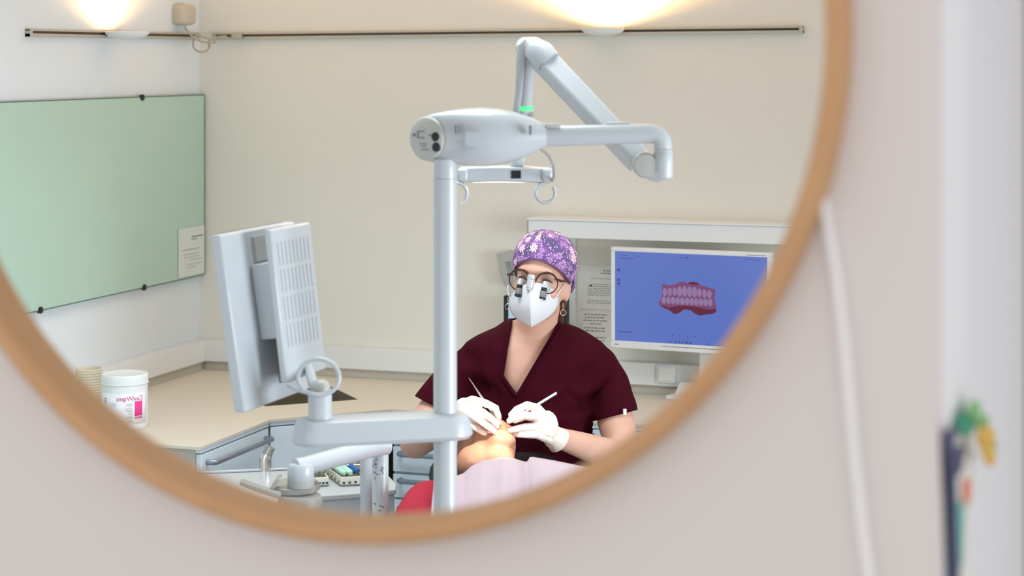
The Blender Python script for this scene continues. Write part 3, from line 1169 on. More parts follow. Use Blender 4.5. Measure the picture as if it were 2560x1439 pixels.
at_, ab_ = at(1348, 138, 4.47), at(1600, 405, 4.28)
beam('spring_arm', at_, ab_, .050, .050, .048, .046, M_plast, un, up=(UV_ * .75 + TV * .55 - RV * .1))
part('arm_cover', MB().tube([at(1335, 122, 4.47), at(1352, 134, 4.455), at(1372, 156, 4.445)], [.026, .031, .0285], 20), M_plast, un)
part('top_knuckle', MB().lathe([(.014, -.034), (.021, -.032), (.025, -.024), (.025, .024), (.021, .032), (.014, .034)], at(1325, 120, 4.49), (RV * .45 + TV * .9), 28), M_plast2, un)
st = part('lamp_stem', MB().tube([at(1322, 128, 4.50), at(1316, 180, 4.52), at(1313, 240, 4.54), at(1310, 300, 4.56), at(1300, 370, 4.60), at(1290, 424, 4.62)], [.0175, .0178, .0175, .017, .016, .015], 20), M_plast, un)
part('stem_cover', MB().tube([at(1318, 104, 4.47), at(1306, 116, 4.47), at(1301, 150, 4.485), at(1297, 230, 4.51), at(1288, 290, 4.53)], [.011, .013, .0105, .009, .008], 12, ell=.7), M_plast, un)
part('stem_ring', MB().lathe([(.0182, 0), (.0182, .003)], at(1314, 195, 4.525), (0, 0, -1), 24), M_plast2, st)
part('status_light', MB().lathe([(.0178, 0), (.0182, .003), (.0182, .009), (.0178, .012)], at(1312, 264, 4.548), (0, 0, -1), 24), M_led, st)
part('stem_knob', MB().ell(at(1328, 286, 4.50), (.010, .010, .006)), M_plast2, st)
# lamp head: curved bar, lens, two ring handles
lh_rows = []
nx = 16
for (yt, dd) in ((0, -.038), (.002, -.046), (.030, -.046), (.034, -.04), (.034, .04), (.030, .046), (.004, .044), (0, .038)):
    row = []
    for i in range(nx + 1):
        u = i / nx
        x = 1150 + u * 225
        y = 418 + 4 * math.sin(math.pi * u) * -1.0 + 2 * u
        p = at(x, y, 4.62)
        row.append(p + FV * dd * (1 - .25 * (2 * u - 1) ** 2) - UV_ * yt)
    lh_rows.append(row)
rings = [[lh_rows[r][i] for r in range(8)] for i in range(nx + 1)]
lh = part('lamp_head', MB().loft(rings), M_plast, un, smooth=50)
part('sensor_window', MB().box(at(1290, 433, 4.62) - FV * .0470, (.022, .002, .018), Matrix.Rotation(TH, 3, 'Z')), M_dark, lh)
part('lamp_lens', MB().box(at(1262, 440, 4.62) - UV_ * .011, (.15, .055, .004), Matrix.Rotation(TH, 3, 'Z')), M_lamp, lh)
for x, s_ in ((1157, 1), (1368, -1)):
    hk = part('handle_mount', MB().box(at(x, 436, 4.60), (.024, .05, .030), Matrix.Rotation(TH, 3, 'Z')), M_plast, lh, bevel=.006)
    pts = []
    a0, a1 = (math.radians(95), math.radians(400)) if s_ < 0 else (math.radians(-60), math.radians(85))
    cx_, cy_, rr_ = (1364, 482, 24) if s_ < 0 else (1140, 484, 28)
    for k in range(22):
        a = a0 + (a1 - a0) * k / 21
        pts.append(at(cx_ + rr_ * math.cos(a), cy_ - rr_ * math.sin(a), 4.585))
    part('ring_handle', MB().tube(pts, .0105, 12, ell=.42, up=FV), M_plast, lh)
part('light_lead', MB().tube([at(1352, 372, 4.30), at(1372, 388, 4.36), at(1384, 412, 4.45), at(1386, 440, 4.55), at(1380, 452, 4.585)], .0035, 8), M_plast2, un)
# swivel bracket on the column
bz0, bz1 = 1.005, 1.057
rgs = []
lx = [(742, 1.0), (752, 1.0), (790, 1.0), (870, 1.0), (960, 1.0), (1040, 1.0), (1080, 1.0)]
br_ = []
for i, (z, gr_) in enumerate(((bz0, 0), (bz0 + .008, .006), (bz1 - .016, 0), (bz1 - .004, -.006), (bz1, -.014))):
    out = []
    cL, cR = at(788, 1060, 4.13), at(1120, 1060, D0)
    cL.z = cR.z = 0
    ax = (cR - cL).normalized()
    sd = V(-ax.y, ax.x, 0)
    r0 = .046 + gr_
    for k in range(17):
        a = math.pi / 2 + math.pi * k / 16
        out.append(cL + ax * r0 * .95 * math.cos(a) + sd * r0 * math.sin(a) + V(0, 0, z))
    for k in range(17):
        a = -math.pi / 2 + math.pi * k / 16
        out.append(cR + ax * r0 * math.cos(a) + sd * r0 * math.sin(a) + V(0, 0, z))
    br_.append(out)
part('swivel_bracket', MB().loft(br_), M_plast, un, smooth=35)
# monitor post standing on the bracket
mpz = at(800, 1030, 4.13)
mpz.z = bz1 + .0005

mn = thing('patient_monitor', mpz, 'white monitor seen from its vented back on the swivel bracket', 'monitor')
part('post', MB().lathe([(.0265, 0), (.0265, .003), (.0245, .006), (.0245, .046), (.021, .052), (.012, .057), (.001, .058)], mpz, seg=32), M_plast, mn)
XA, XB = -1.907, -1.815


def mpt(x, y, X):
    return atX(x, y, X)


def slab(name, quad, thick, m, parent, bev=.004):
    """quad: near-top, far-top, far-bottom, near-bottom in world coordinates; thickness towards -X"""
    return part(name, MB().prism(quad, (-thick, 0, 0)), m, parent, bevel=bev)


# the screen part: tilted about the room's long axis
def tilt_quad(xn_t, yn_t, xn_b, yn_b, dn, depth_y):
    a = at(xn_t, yn_t, dn)
    b_ = at(xn_b, yn_b, dn)
    return [a, a + V(0, depth_y, 0), b_ + V(0, depth_y, 0), b_]


qa = tilt_quad(550, 588, 612, 1032, 4.10, .36)
pan = slab('screen_housing', qa, .024, M_plast, mn)
na = (qa[0] - qa[3]).normalized()
nx_ = V(na.z, 0, -na.x).normalized()            # out of the panel towards +X
slab('screen', [p - V(.0245, 0, 0) + (V(0, .012, 0) if i in (0, 3) else V(0, -.012, 0)) for i, p in enumerate(qa)], .001, M_dark, mn, 0)
# spacer box
sa0, sb0 = qa[3] + na * .135 + V(0, .115, 0), qa[3] + na * .295 + V(0, .115, 0)
b = MB().prism([sa0, sb0, sb0 + V(0, .14, 0), sa0 + V(0, .14, 0)], nx_ * .046)
part('mount_box', b, M_plast, mn, bevel=.004)
# vented rear cover
qb = tilt_quad(676, 574, 718, 957, 4.17, .20)
rc_ = slab('rear_cover', qb, .016, M_plast, mn)
part('recess', MB().prism([qa[3] + na * .035 + V(0, .175, 0), qa[3] + na * .13 + V(0, .175, 0), qa[3] + na * .13 + V(0, .27, 0), qa[3] + na * .035 + V(0, .27, 0)], nx_ * .022), M_grey, mn)
part('upper_recess', MB().prism([qa[3] + na * .300 + V(0, .14, 0), qa[3] + na * .352 + V(0, .14, 0), qa[3] + na * .352 + V(0, .27, 0), qa[3] + na * .300 + V(0, .27, 0)], nx_ * .006), M_plast2, mn)
nb_ = (qb[0] - qb[3]).normalized()
nxb = V(nb_.z, 0, -nb_.x).normalized()
hb = (qb[0] - qb[3]).length
b = MB()
for k in range(9):
    for j in range(4):
        o_ = qb[3] + nb_ * (hb * (.22 + j * .18)) + V(0, .025 + k * .0185, 0)
        b.prism([o_, o_ + nb_ * hb * .15, o_ + nb_ * hb * .15 + V(0, .0045, 0), o_ + V(0, .0045, 0)], nxb * .0012)
tag(part('vent_ribs', b, mat('vent_shade', (182, 187, 190), .5), rc_, smooth=0), kind='stuff')
# ball joint and cable loop
jb = mpz + V(0, 0, .06)
part('tilt_joint', MB().ell(jb, (.022, .022, .020)), M_plast2, mn)
part('joint_arm', MB().tube([jb, jb + V(-.03, .03, .005), qb[3] + V(-.008, .12, .02)], [.012, .011, .010], 12), M_plast, mn)
lp = []
for k in range(30):
    a = 2 * math.pi * k / 29 * 1.02 - 1.9
    lp.append(at(800 + 50 * math.cos(a) - 6 * k / 29, 942 + 45 * math.sin(a) * -1, 4.10 + .015 * math.sin(a * .5)))
lp = [at(720, 962, 4.16), at(738, 972, 4.13)] + lp
part('cable_loop', MB().tube(lp, .0048, 10), M_plast, mn)

# ------------------------------------------------------------------ assistant arm with grey holder
pp = at(951, 1200, 4.78)
as_ = thing('assistant_arm', (pp.x, pp.y, 0), 'white post with sloping tube arm and grey holder beside the column', 'arm')
part('post', MB().lathe([(.024, .001), (.024, .02), (.0195, .03), (.0195, at(951, 1100, 4.78).z), (.017, at(951, 1096, 4.78).z), (.001, at(951, 1094, 4.78).z)], (pp.x, pp.y, 0), seg=28), M_plast, as_)
p2 = at(917, 1200, 4.86)
part('rear_post', MB().lathe([(.0165, .001), (.0165, at(917, 1060, 4.86).z), (.001, at(917, 1058, 4.86).z)], (p2.x, p2.y, 0), seg=24), M_plast, as_)
part('base_plate', MB().bb((pp.x - .09, pp.y - .06, 0.0005), (pp.x + .06, pp.y + .12, .012)), M_plast, as_, bevel=.004)
part('tube_arm', MB().tube([at(968, 1113, 4.76), at(940, 1116, 4.74), at(850, 1140, 4.64), at(765, 1163, 4.55), at(738, 1167, 4.53)], [.0215, .0225, .0215, .0205, .019], 20), M_plast, as_)
kc = at(752, 1163, 4.54)
part('pivot', MB().lathe([(.0295, -.030), (.0300, -.028), (.0300, -.002), (.026, .004), (.015, .007), (.001, .008)], kc, seg=32), M_plast, as_)
part('pivot_ring', MB().lathe([(.0300, -.048), (.0305, -.046), (.0305, -.0305), (.0300, -.030)], kc, seg=32), M_plast2, as_)
hz_ = kc.z - .048
hol = part('holder', MB().prism([V(p.x, p.y, hz_ - .016) for p in (atZ(688, 1199, hz_), atZ(715, 1193, hz_), atZ(760, 1190, hz_), atZ(792, 1196, hz_), atZ(800, 1206, hz_), atZ(785, 1217, hz_), atZ(745, 1222, hz_), atZ(706, 1222, hz_), atZ(680, 1222, hz_))], (0, 0, .0155)), M_hold, as_, bevel=.003)
part('holder_lip', MB().prism([at(674, 1221, 4.49), at(690, 1196, 4.50), at(700, 1197, 4.50), at(686, 1224, 4.49)], FV * .05), M_hold, hol, bevel=.002)
hb_ = V(kc.x, kc.y, 0) + TV * .012
part('holder_base', MB().lathe([(.044, hz_ - .060), (.050, hz_ - .055), (.050, hz_ - .022), (.046, hz_ - .0165)], hb_, seg=36), M_hold, as_)
part('blade_handle', MB().prism([at(598, 1204, 4.46), at(603, 1203, 4.46), at(700, 1236, 4.47), at(700, 1247, 4.47), at(650, 1232, 4.46), at(600, 1212, 4.46)], FV * .03), M_hold, as_, bevel=.002)
# adhesive labels on the post
b = MB()
random.seed(5)
for k in range(26):
    y = random.choice((random.uniform(1150, 1190), random.uniform(1150, 1200), random.uniform(1255, 1285)))
    a = random.uniform(-1.3, .5)
    r = .0198
    w_, h_ = random.uniform(.08, .3), random.uniform(.0015, .006)
    z = at(951, y, 4.76).z
    q = [V(pp.x, pp.y, z) + (TV * math.cos(t_) + RV * math.sin(t_)) * r for t_ in (a, a + w_)]
    b.add([q[0], q[1], q[1] + V(0, 0, h_), q[0] + V(0, 0, h_)], [(0, 1, 2, 3)])
tag(part('post_print', b, M_print, as_, smooth=0), kind='stuff')

# ------------------------------------------------------------------ instrument cart with cassettes
zc = .72
tp_ = [atZ(470, 1184, zc), atZ(926, 1164, zc), atZ(972, 1188, zc), atZ(992, 1208, zc), atZ(990, 1222, zc), atZ(940, 1228, zc), atZ(780, 1240, zc), atZ(620, 1262, zc), atZ(520, 1262, zc)]
ctc = sum(tp_, V(0, 0, 0)) / len(tp_)
crt = thing('instrument_cart', (ctc.x, ctc.y, 0), 'white instrument cart with open tray top behind the assistant arm', 'cart')
part('tray_top', MB().prism([V(p.x, p.y, zc - .014) for p in tp_], (0, 0, .014)), M_plast, crt, bevel=.003)
ins = [ctc + (p - ctc) * .97 for p in tp_]
mid = [ctc + (p - ctc) * .98 for p in tp_]
low = [ctc + (p - ctc) * .80 for p in tp_]
rg = [[V(p.x, p.y, z) for p in ps] for ps, z in ((low, .12), (low, .50), (mid, .60), (ins, .66), (ins, zc - .0145))]
part('cart_body', MB().loft(rg), M_plast, crt, smooth=30)
part('back_rim', MB().prism([tp_[0] + V(0, 0, .0005), tp_[1] + V(0, 0, .0005), tp_[1] + TV * .012 + V(0, 0, .0005), tp_[0] + TV * .012 + V(0, 0, .0005)], (0, 0, .006)), M_plast, crt, bevel=.002)
for x, y in ((600, 1225), (900, 1180), (930, 1212), (700, 1245)):
    p = atZ(x, y, zc)
    part('castor', MB().lathe([(.001, 0), (.028, 0), (.028, .022), (.001, .022)], (p.x - .011, p.y, .0285), (1, 0, 0), 18), M_dark, crt)
    part('castor_stem', MB().lathe([(.008, .03), (.008, .1205)], (p.x, p.y, 0), seg=12), M_steel, crt)

# steel cassettes: wire sided trays full of instruments
def cassette(corners, label, green):
    z = zc + .001
    P = [atZ(x, y, z) for x, y in corners]      # back-left, back-right, front-right, front-left
    ct = sum(P, V(0, 0, 0)) / 4
    t = thing('instrument_cassette', ct, label, 'cassette')
    part('base', MB().prism([p + V(0, 0, .0003) for p in P], (0, 0, .002)), M_steel, t)
    hgt = .020
    for i in range(4):
        a, b_ = P[i], P[(i + 1) % 4]
        inn = (ct - (a + b_) / 2).normalized() * .003
        part('side_wall', MB().prism([a + V(0, 0, .003), b_ + V(0, 0, .003), b_ + inn + V(0, 0, .003), a + inn + V(0, 0, .003)], (0, 0, hgt)), mat('cassette_rim', (222, 220, 204), .5), t, bevel=.001)
        k = 6
        bs = MB()
        for j in range(k):
            u = (j + .5) / k
            q = a.lerp(b_, u) - inn * .35 + V(0, 0, .006)
            d_ = (b_ - a).normalized()
            bs.prism([q - d_ * .003, q + d_ * .003, q + d_ * .003 + V(0, 0, .005), q - d_ * .003 + V(0, 0, .005)], -inn * .2)
        tag(part('side_slots', bs, M_gap, t, smooth=0), kind='stuff')
    ex, ey = P[1] - P[0], P[3] - P[0]
    random.seed(21)
    nI = 9 if green else 5
    for j in range(nI):
        u0 = (.30 if green else .12) + j * (.65 if green else .8) / nI
        u1 = u0 + random.uniform(-.05, .05)
        a = P[0] + ex * u0 + ey * .06 + V(0, 0, .024 + random.uniform(0, .012))
        b_ = P[0] + ex * u1 + ey * .92 + V(0, 0, .020 + random.uniform(0, .008))
        part('instrument', MB().tube([a, a.lerp(b_, .08), a.lerp(b_, .2), a.lerp(b_, .8), a.lerp(b_, .92), b_], [.0012, .0016, .0036, .0036, .0016, .0012], 8), M_chrome if j % 2 else M_steel, t)
    for v in (.3, .7):
        a, b_ = P[0] + ex * .28 + ey * v + V(0, 0, .040), P[0] + ex * .96 + ey * v + V(0, 0, .040)
        part('crossbar', MB().tube([a - V(0, 0, .03), a, b_, b_ - V(0, 0, .03)], .0025, 8), M_steel, t)
    if green:
        for j, (u, w) in enumerate(((.06, .011), (.20, .013))):
            a = P[0] + ex * u + ey * .02 + V(0, 0, .036)
            b_ = P[0] + ex * (u + .05) + ey * .95 + V(0, 0, .030)
            part('mint_sleeve', MB().tube([a, a.lerp(b_, .05), a.lerp(b_, .5), a.lerp(b_, .95), b_], [w * .4, w * .6, w * .62, w * .6, w * .35], 12, ell=1.2), M_mint, t)
        a = P[0] + ex * .36 + ey * .30 + V(0, 0, .040)
        b_ = P[0] + ex * .40 + ey * .92 + V(0, 0, .032)
        part('blue_clip', MB().tube([a, a.lerp(b_, .1), a.lerp(b_, .9), b_], [.006, .009, .009, .005], 10), M_blue, t)
    return t


cassette([(800, 1176), (905, 1172), (940, 1210), (852, 1215)], 'open steel instrument cassette with mint green sleeves on the cart', True)
cassette([(738, 1184), (792, 1180), (822, 1214), (766, 1218)], 'small steel instrument cassette left of the mint green one', False)
# suction handpiece standing behind the cart top
s0_ = atZ(663, 1176, zc - .06)
sb3 = at(662, 1172, 5.29)
sh_ = thing('suction_handpiece', sb3 - V(0, 0, .03), 'bent chrome suction handpiece standing at the cart edge', 'handpiece')
part('barrel', MB().tube([at(663, 1182, 5.24), at(663, 1150, 5.24), at(664, 1142, 5.24), at(668, 1134, 5.24)], [.0160, .0160, .0155, .0148], 18), M_chrome, sh_)
part('tip', MB().tube([at(667, 1136, 5.24), at(677, 1117, 5.24)], [.0130, .0120], 16), M_steel, sh_)

# ------------------------------------------------------------------ dental chair and patient
DP = 5.2


def ring_at(px, py, d, rw, rh, n=28, tiltv=None, sq=1.0):
    c = at(px, py, d)
    up = UV_ if tiltv is None else Vector(tiltv)
    out = []
    for k in range(n):
        a = 2 * math.pi * k / n
        ca, sa_ = math.cos(a), math.sin(a)
        out.append(c + RV * rw * math.copysign(abs(ca) ** sq, ca) + up * rh * math.copysign(abs(sa_) ** sq, sa_))
    return out


def axc(d, base=1245):
    """image column of the chair's long axis at depth d: the foot end swings away from the column"""
    return base + max(0.0, 4.72 - d) * 280


cb = at(1245, 1300, 4.4)
ch = thing('dental_chair', (cb.x, cb.y, 0), 'black vinyl dental chair under the lying patient', 'chair')
# backrest runs from the hips (near) to the neck (far)
rg = []
for d, z, w, h in ((4.05, .50, .18, .03), (4.15, .52, .20, .045), (4.5, .58, .225, .05), (4.9, .635, .235, .05), (5.05, .655, .20, .045), (5.12, .66, .16, .03)):
    c = at(axc(d), 1300, d)
    c.z = z
    rg.append([c + RV * w * math.copysign(abs(math.cos(a)) ** .6, math.cos(a)) + UV_ * h * math.copysign(abs(math.sin(a)) ** .6, math.sin(a)) for a in [2 * math.pi * k / 24 for k in range(24)]])
part('backrest', MB().loft(rg), M_black, ch, smooth=60)
rg = []
for d, z, w, h in ((5.08, .70, .10, .02), (5.10, .705, .145, .035), (5.2, .715, .175, .045), (5.29, .72, .165, .04), (5.315, .72, .12, .02)):
    c = at(1240, 1300, d)
    c.z = z
    rg.append([c + RV * w * math.copysign(abs(math.cos(a)) ** .6, math.cos(a)) + UV_ * h * math.copysign(abs(math.sin(a)) ** .6, math.sin(a)) for a in [2 * math.pi * k / 24 for k in range(24)]])
part('headrest', MB().loft(rg), M_black, ch, smooth=60)
c = at(1245, 1300, 3.55)
c.z = .46
rg = []
for d, z, w, h in ((2.75, .40, .16, .03), (2.85, .40, .2, .05), (3.5, .45, .24, .06), (3.95, .47, .22, .06), (4.12, .49, .19, .04)):
    c = at(axc(d), 1300, d)
    c.z = z
    rg.append([c + RV * w * math.copysign(abs(math.cos(a)) ** .6, math.cos(a)) + UV_ * h * math.copysign(abs(math.sin(a)) ** .6, math.sin(a)) for a in [2 * math.pi * k / 24 for k in range(24)]])
part('seat', MB().loft(rg), M_black, ch, smooth=60)
c = at(axc(3.85), 1300, 3.85)
part('pedestal', MB().lathe([(.22, .0005), (.22, .03), (.10, .07), (.09, .42), (.14, .44)], (c.x, c.y, 0), seg=32), M_plast, ch)
c = at(1240, 1300, 5.16)
part('headrest_bar', MB().tube([V(c.x, c.y, .68), V(c.x, c.y, .66) + TV * .10, V(c.x, c.y, .61) + TV * .2], .014, 10), M_steel, ch)

pt_base = at(1245, 1300, 4.4)
pat = thing('person', (pt_base.x, pt_base.y, .62), 'patient in a red top lying back under a pink bib, chin raised', 'person')


def bodytube(b, pts, seg=18, ell=None, up=None):
    P = [at(x, y, d) for x, y, d, r in pts]
    R_ = [r for x, y, d, r in pts]
    b.tube(P, R_, seg, ell=ell, up=up)
    for p, r in zip(P, R_):
        b.ell(p, (r, r, r), seg=14, rings=8)


CM = Matrix((RV, FV, UV_)).transposed()       # camera aligned axes -> world

b = MB()
# head lying back: crown away from the mirror, face to the ceiling
b.ell(at(1215, 1120, 5.20), (.070, .098, .082), CM, 24, 16)
b.ell(at(1236, 1104, 5.13), (.056, .085, .058), CM, 24, 14)
b.ell(at(1254, 1097, 5.065), (.038, .036, .026), CM)                 # chin
b.ell(at(1238, 1116, 5.09), (.055, .045, .036), CM)                  # jaw
b.ell(at(1253, 1078, 5.135), (.020, .024, .016), CM)                 # lips mound
b.ell(at(1254, 1066, 5.185), (.013, .026, .020), CM)                 # nose
for s_ in (-1, 1):
    b.ell(at(1215 + s_ * 66, 1124, 5.21), (.009, .022, .03), CM)     # ears
bodytube(b, [(1244, 1136, 5.09, .044), (1242, 1160, 5.04, .046), (1236, 1192, 4.98, .050), (1230, 1228, 4.91, .048)], 24)
b.ell(at(1180, 1154, 5.05), (.040, .075, .040), CM)                   # turned side of the neck
b.ell(at(1266, 1158, 5.03), (.022, .06, .034), CM)
bodytube(b, [(1180, 1240, 4.91, .045), (1120, 1275, 4.85, .038), (1070, 1300, 4.75, .038)])
bodytube(b, [(1280, 1240, 4.91, .045), (1350, 1275, 4.85, .038), (1410, 1300, 4.75, .038)])
rg = [ring_at(axc(d, x), y, d, w, h) for x, y, d, w, h in ((1232, 1245, 4.92, .09, .04), (1235, 1270, 4.84, .15, .055), (1240, 1325, 4.65, .165, .07), (1242, 1385, 4.45, .155, .075), (1242, 1440, 4.2, .15, .08), (1242, 1480, 4.05, .155, .07))]
b.loft(rg)
for s_ in (-1, 1):
    bodytube(b, [(axc(d_) + s_ * x_, y_, d_, r_) for x_, y_, d_, r_ in ((95, 1470, 4.08, .072), (110, 1560, 3.6, .06), (120, 1670, 3.2, .045), (125, 1740, 2.95, .035))])
    bodytube(b, [(1240 + s_ * 185, 1300, 4.75, .038), (axc(4.5) + s_ * 225, 1375, 4.5, .040), (axc(4.32) + s_ * 190, 1440, 4.32, .034), (axc(4.2) + s_ * 90, 1420, 4.2, .028)])
me = fuse(b, .006, 14)
shift(me, ORG[pat])
put('body', me, M_skin2, pat, smooth=180)
b = MB()
b.ell(at(1256, 1073, 5.118), (.026, .010, .0095), CM)
b.ell(at(1257, 1067, 5.138), (.024, .009, .008), CM)
part('lips', b, M_lips, pat, smooth=180)
b = MB()
rg = []
for i in range(10):
    e = .35 + 1.2 * i / 9
    rg.append([at(1215, 1120, 5.20) + FV * (.103 * math.sin(min(e, 1.55)) + .004) + (RV * math.cos(a) * .075 + UV_ * math.sin(a) * .087) * max(math.cos(e), .02) for a in [2 * math.pi * k / 24 for k in range(24)]])
part('hair', MB().loft(rg), M_hair, pat, smooth=180)
# red top
b = MB()
rg = [ring_at(axc(d, x), y, d, w, h, sq=.85) for x, y, d, w, h in ((1236, 1255, 4.90, .12, .040), (1238, 1272, 4.85, .172, .062), (1241, 1325, 4.68, .19, .080), (1243, 1385, 4.45, .18, .088), (1243, 1440, 4.18, .172, .09), (1243, 1480, 4.02, .17, .08))]
b.loft(rg)
for s_ in (-1, 1):
    bodytube(b, [(1238 + s_ * 135, 1266, 4.85, .050), (1238 + s_ * 166, 1270, 4.79, .066), (1240 + s_ * 198, 1318, 4.68, .064), (axc(4.5) + s_ * 225, 1375, 4.5, .056)])
me = fuse(b, .009, 8)
wobble(me, .006, 9)
shift(me, ORG[pat])
put('red_top', me, M_red, pat, smooth=180)

# pink bib laid over chest and arms
prof = [(1088, 1178), (1120, 1182), (1143, 1190), (1160, 1183), (1178, 1166), (1205, 1152), (1255, 1142), (1285, 1147), (1304, 1153), (1318, 1156), (1325, 1144), (1332, 1143), (1385, 1152), (1450, 1165), (1500, 1174), (1540, 1186)]


def pl(x, pr):
    for (x0, y0_), (x1, y1_) in zip(pr, pr[1:]):
        if x0 <= x <= x1:
            return y0_ + (y1_ - y0_) * (x - x0) / (x1 - x0)
    return pr[-1][1]


rows_ = []
NR, NC = 34, 90
for i in range(NR + 1):
    t = i / NR
    row = []
    for k in range(NC + 1):
        x = 1090 + 450 * k / NC
        yt = pl(x, prof)
        xs_ = x + t * (x - 1240) * .10
        y = yt + (172 + .05 * (x - 1240)) * t + .0016 * max(0, x - 1440) ** 2 * t
        d = 4.965 - .05 * (1 - math.exp(-((x - 1245) / 90) ** 2)) - .62 * t + .022 * math.exp(-t * 9)
        # folds running from the neck edge
        f = .012 * math.exp(-((x - 1322 - 30 * t) / 14) ** 2) * (1 - .5 * t) - .010 * math.exp(-((x - 1190 + 5 * t) / 20) ** 2) * min(1, 3 * t)
        f += .010 * math.sin((x - 1240) / 55 + 2 * t) * t + .006 * noise.noise(V(x / 60, t * 3, 0))
        row.append(at(xs_, y - 9, d + f) - UV_ * (.008 * math.exp(-t * 10)) + UV_ * (.024 * math.exp(-((x - 1105) / 42) ** 2) * min(1, 4 * t)))
    rows_.append(row)
mb = MB().grid(rows_)
tag(part('patient_bib', mb, M_bib, smooth=180, solid=.002), 'pale pink paper bib spread over the patient', 'bib')

# ------------------------------------------------------------------ dentist
db = at(1335, 1300, 5.46)
den = thing('person', (db.x, db.y, 0), 'seated dentist in burgundy scrubs, floral cap, white mask and loupes', 'person')
PSI, RHO = math.radians(15), math.radians(5)
hy = TV * math.cos(PSI) - RV * math.sin(PSI)
hx0 = RV * math.cos(PSI) + TV * math.sin(PSI)
hx = hx0 * math.cos(RHO) - UV_ * math.sin(RHO)
hzv = UV_ * math.cos(RHO) + hx0 * math.sin(RHO)
HC = at(1355, 692, 5.40)
HM = Matrix((hx, hy, hzv)).transposed()


def H(x, y, z):
    return HC + hx * x + hy * y + hzv * z


def hel(b, c, r, seg=20, rings=12):
    b.ell(H(*c), r, HM, seg, rings)


b = MB()
hel(b, (0, -.012, .032), (.074, .094, .086), 28, 18)
hel(b, (0, .018, -.025), (.064, .072, .092), 28, 18)
hel(b, (0, .052, -.092), (.036, .032, .026))
hel(b, (0, .035, -.075), (.055, .045, .040))
hel(b, (0, .075, .024), (.052, .018, .014))
hel(b, (0, .094, -.030), (.013, .017, .026))
for s_ in (-1, 1):
    hel(b, (s_ * .040, .066, -.034), (.022, .018, .016))
    hel(b, (s_ * .071, -.008, -.032), (.008, .019, .031))
    hel(b, (s_ * .074, -.016, -.022), (.008, .012, .020))
bodytube(b, [(1350, 760, 5.425, .056), (1343, 800, 5.44, .055), (1338, 840, 5.455, .062), (1335, 880, 5.47, .08)], 24)
TR = [(800, 56, .055), (816, 84, .066), (836, 130, .082), (858, 166, .098), (900, 162, .112), (960, 148, .118), (1040, 142, .122), (1150, 146, .128), (1260, 150, .135), (1330, 150, .14)]


def torso(b, grow, dcen=5.47, sq=.92, skin=False):
    rg_ = []
    for y, hw_, hd_ in TR:
        if skin:
            hw_ *= .84 if y >= 858 else 1
            hd_ -= .022 if y > 990 else 0
        c_ = at(1335, y, dcen)
        w_ = hw_ * dcen / FPX + grow
        rg_.append([c_ + RV * w_ * math.copysign(abs(math.cos(a)) ** sq, math.cos(a)) + FV * (hd_ + grow) * math.copysign(abs(math.sin(a)) ** sq, math.sin(a)) for a in [2 * math.pi * k / 40 for k in range(40)]])
    b.loft(rg_)


torso(b, -.004, skin=True)
ARM_R = [(1455, 895, 5.47, .034), (1512, 960, 5.45, .034), (1538, 1045, 5.41, .051), (1553, 1110, 5.37, .047), (1545, 1140, 5.35, .043), (1500, 1128, 5.28, .040), (1450, 1111, 5.21, .034), (1415, 1100, 5.17, .0295), (1396, 1094, 5.15, .027)]
ARM_L = [(1210, 895, 5.47, .034), (1138, 960, 5.45, .034), (1085, 1032, 5.41, .049), (1045, 1090, 5.37, .046), (1038, 1106, 5.35, .043), (1070, 1090, 5.28, .039), (1105, 1065, 5.22, .034), (1130, 1046, 5.18, .029), (1142, 1037, 5.16, .026)]
bodytube(b, ARM_R, 20)
bodytube(b, ARM_L, 20)
me = fuse(b, .0055, 8)
shift(me, ORG[den])
put('body', me, M_skin, den, smooth=180)

# eyes and brows
for s_ in (-1, 1):
    ey = part('eye', MB().ell(H(s_ * .033, .0735, -.004), (.0125, .0125, .0100), HM, 18, 12), M_eye, den, smooth=180)
    part('iris', MB().ell(H(s_ * .033 - .001, .0835, -.005), (.0058, .0035, .0058), HM, 14, 8), M_iris, ey, smooth=180)
    part('upper_lid', MB().tube([H(s_ * .020, .081, -.004), H(s_ * .027, .0855, .004), H(s_ * .034, .0865, .0058), H(s_ * .041, .083, .004), H(s_ * .048, .076, -.003)], [.0016, .0026, .003, .0026, .0016], 8), M_hair, ey, smooth=180)
    part('eyebrow', MB().tube([H(s_ * .016, .092, .019), H(s_ * .028, .092, .0235), H(s_ * .040, .086, .0245), H(s_ * .052, .074, .019)], [.0022, .0032, .003, .0012], 8, ell=.6), M_hair, den, smooth=180)

CREASES = [((1452, 1020), (1532, 930), 9, -.020), ((1470, 1050), (1478, 1130), 10, -.020), ((1420, 985), (1455, 1010), 9, -.010),
           ((1195, 905), (1215, 990), 9, -.006), ((1230, 930), (1240, 1000), 10, -.005), ((1160, 940), (1180, 1000), 9, -.012),
           ((1340, 1000), (1440, 960), 12, .008), ((1330, 1060), (1450, 1040), 12, .008), ((1400, 830), (1410, 900), 14, -.006), ((1300, 1010), (1290, 1080), 10, -.008)]
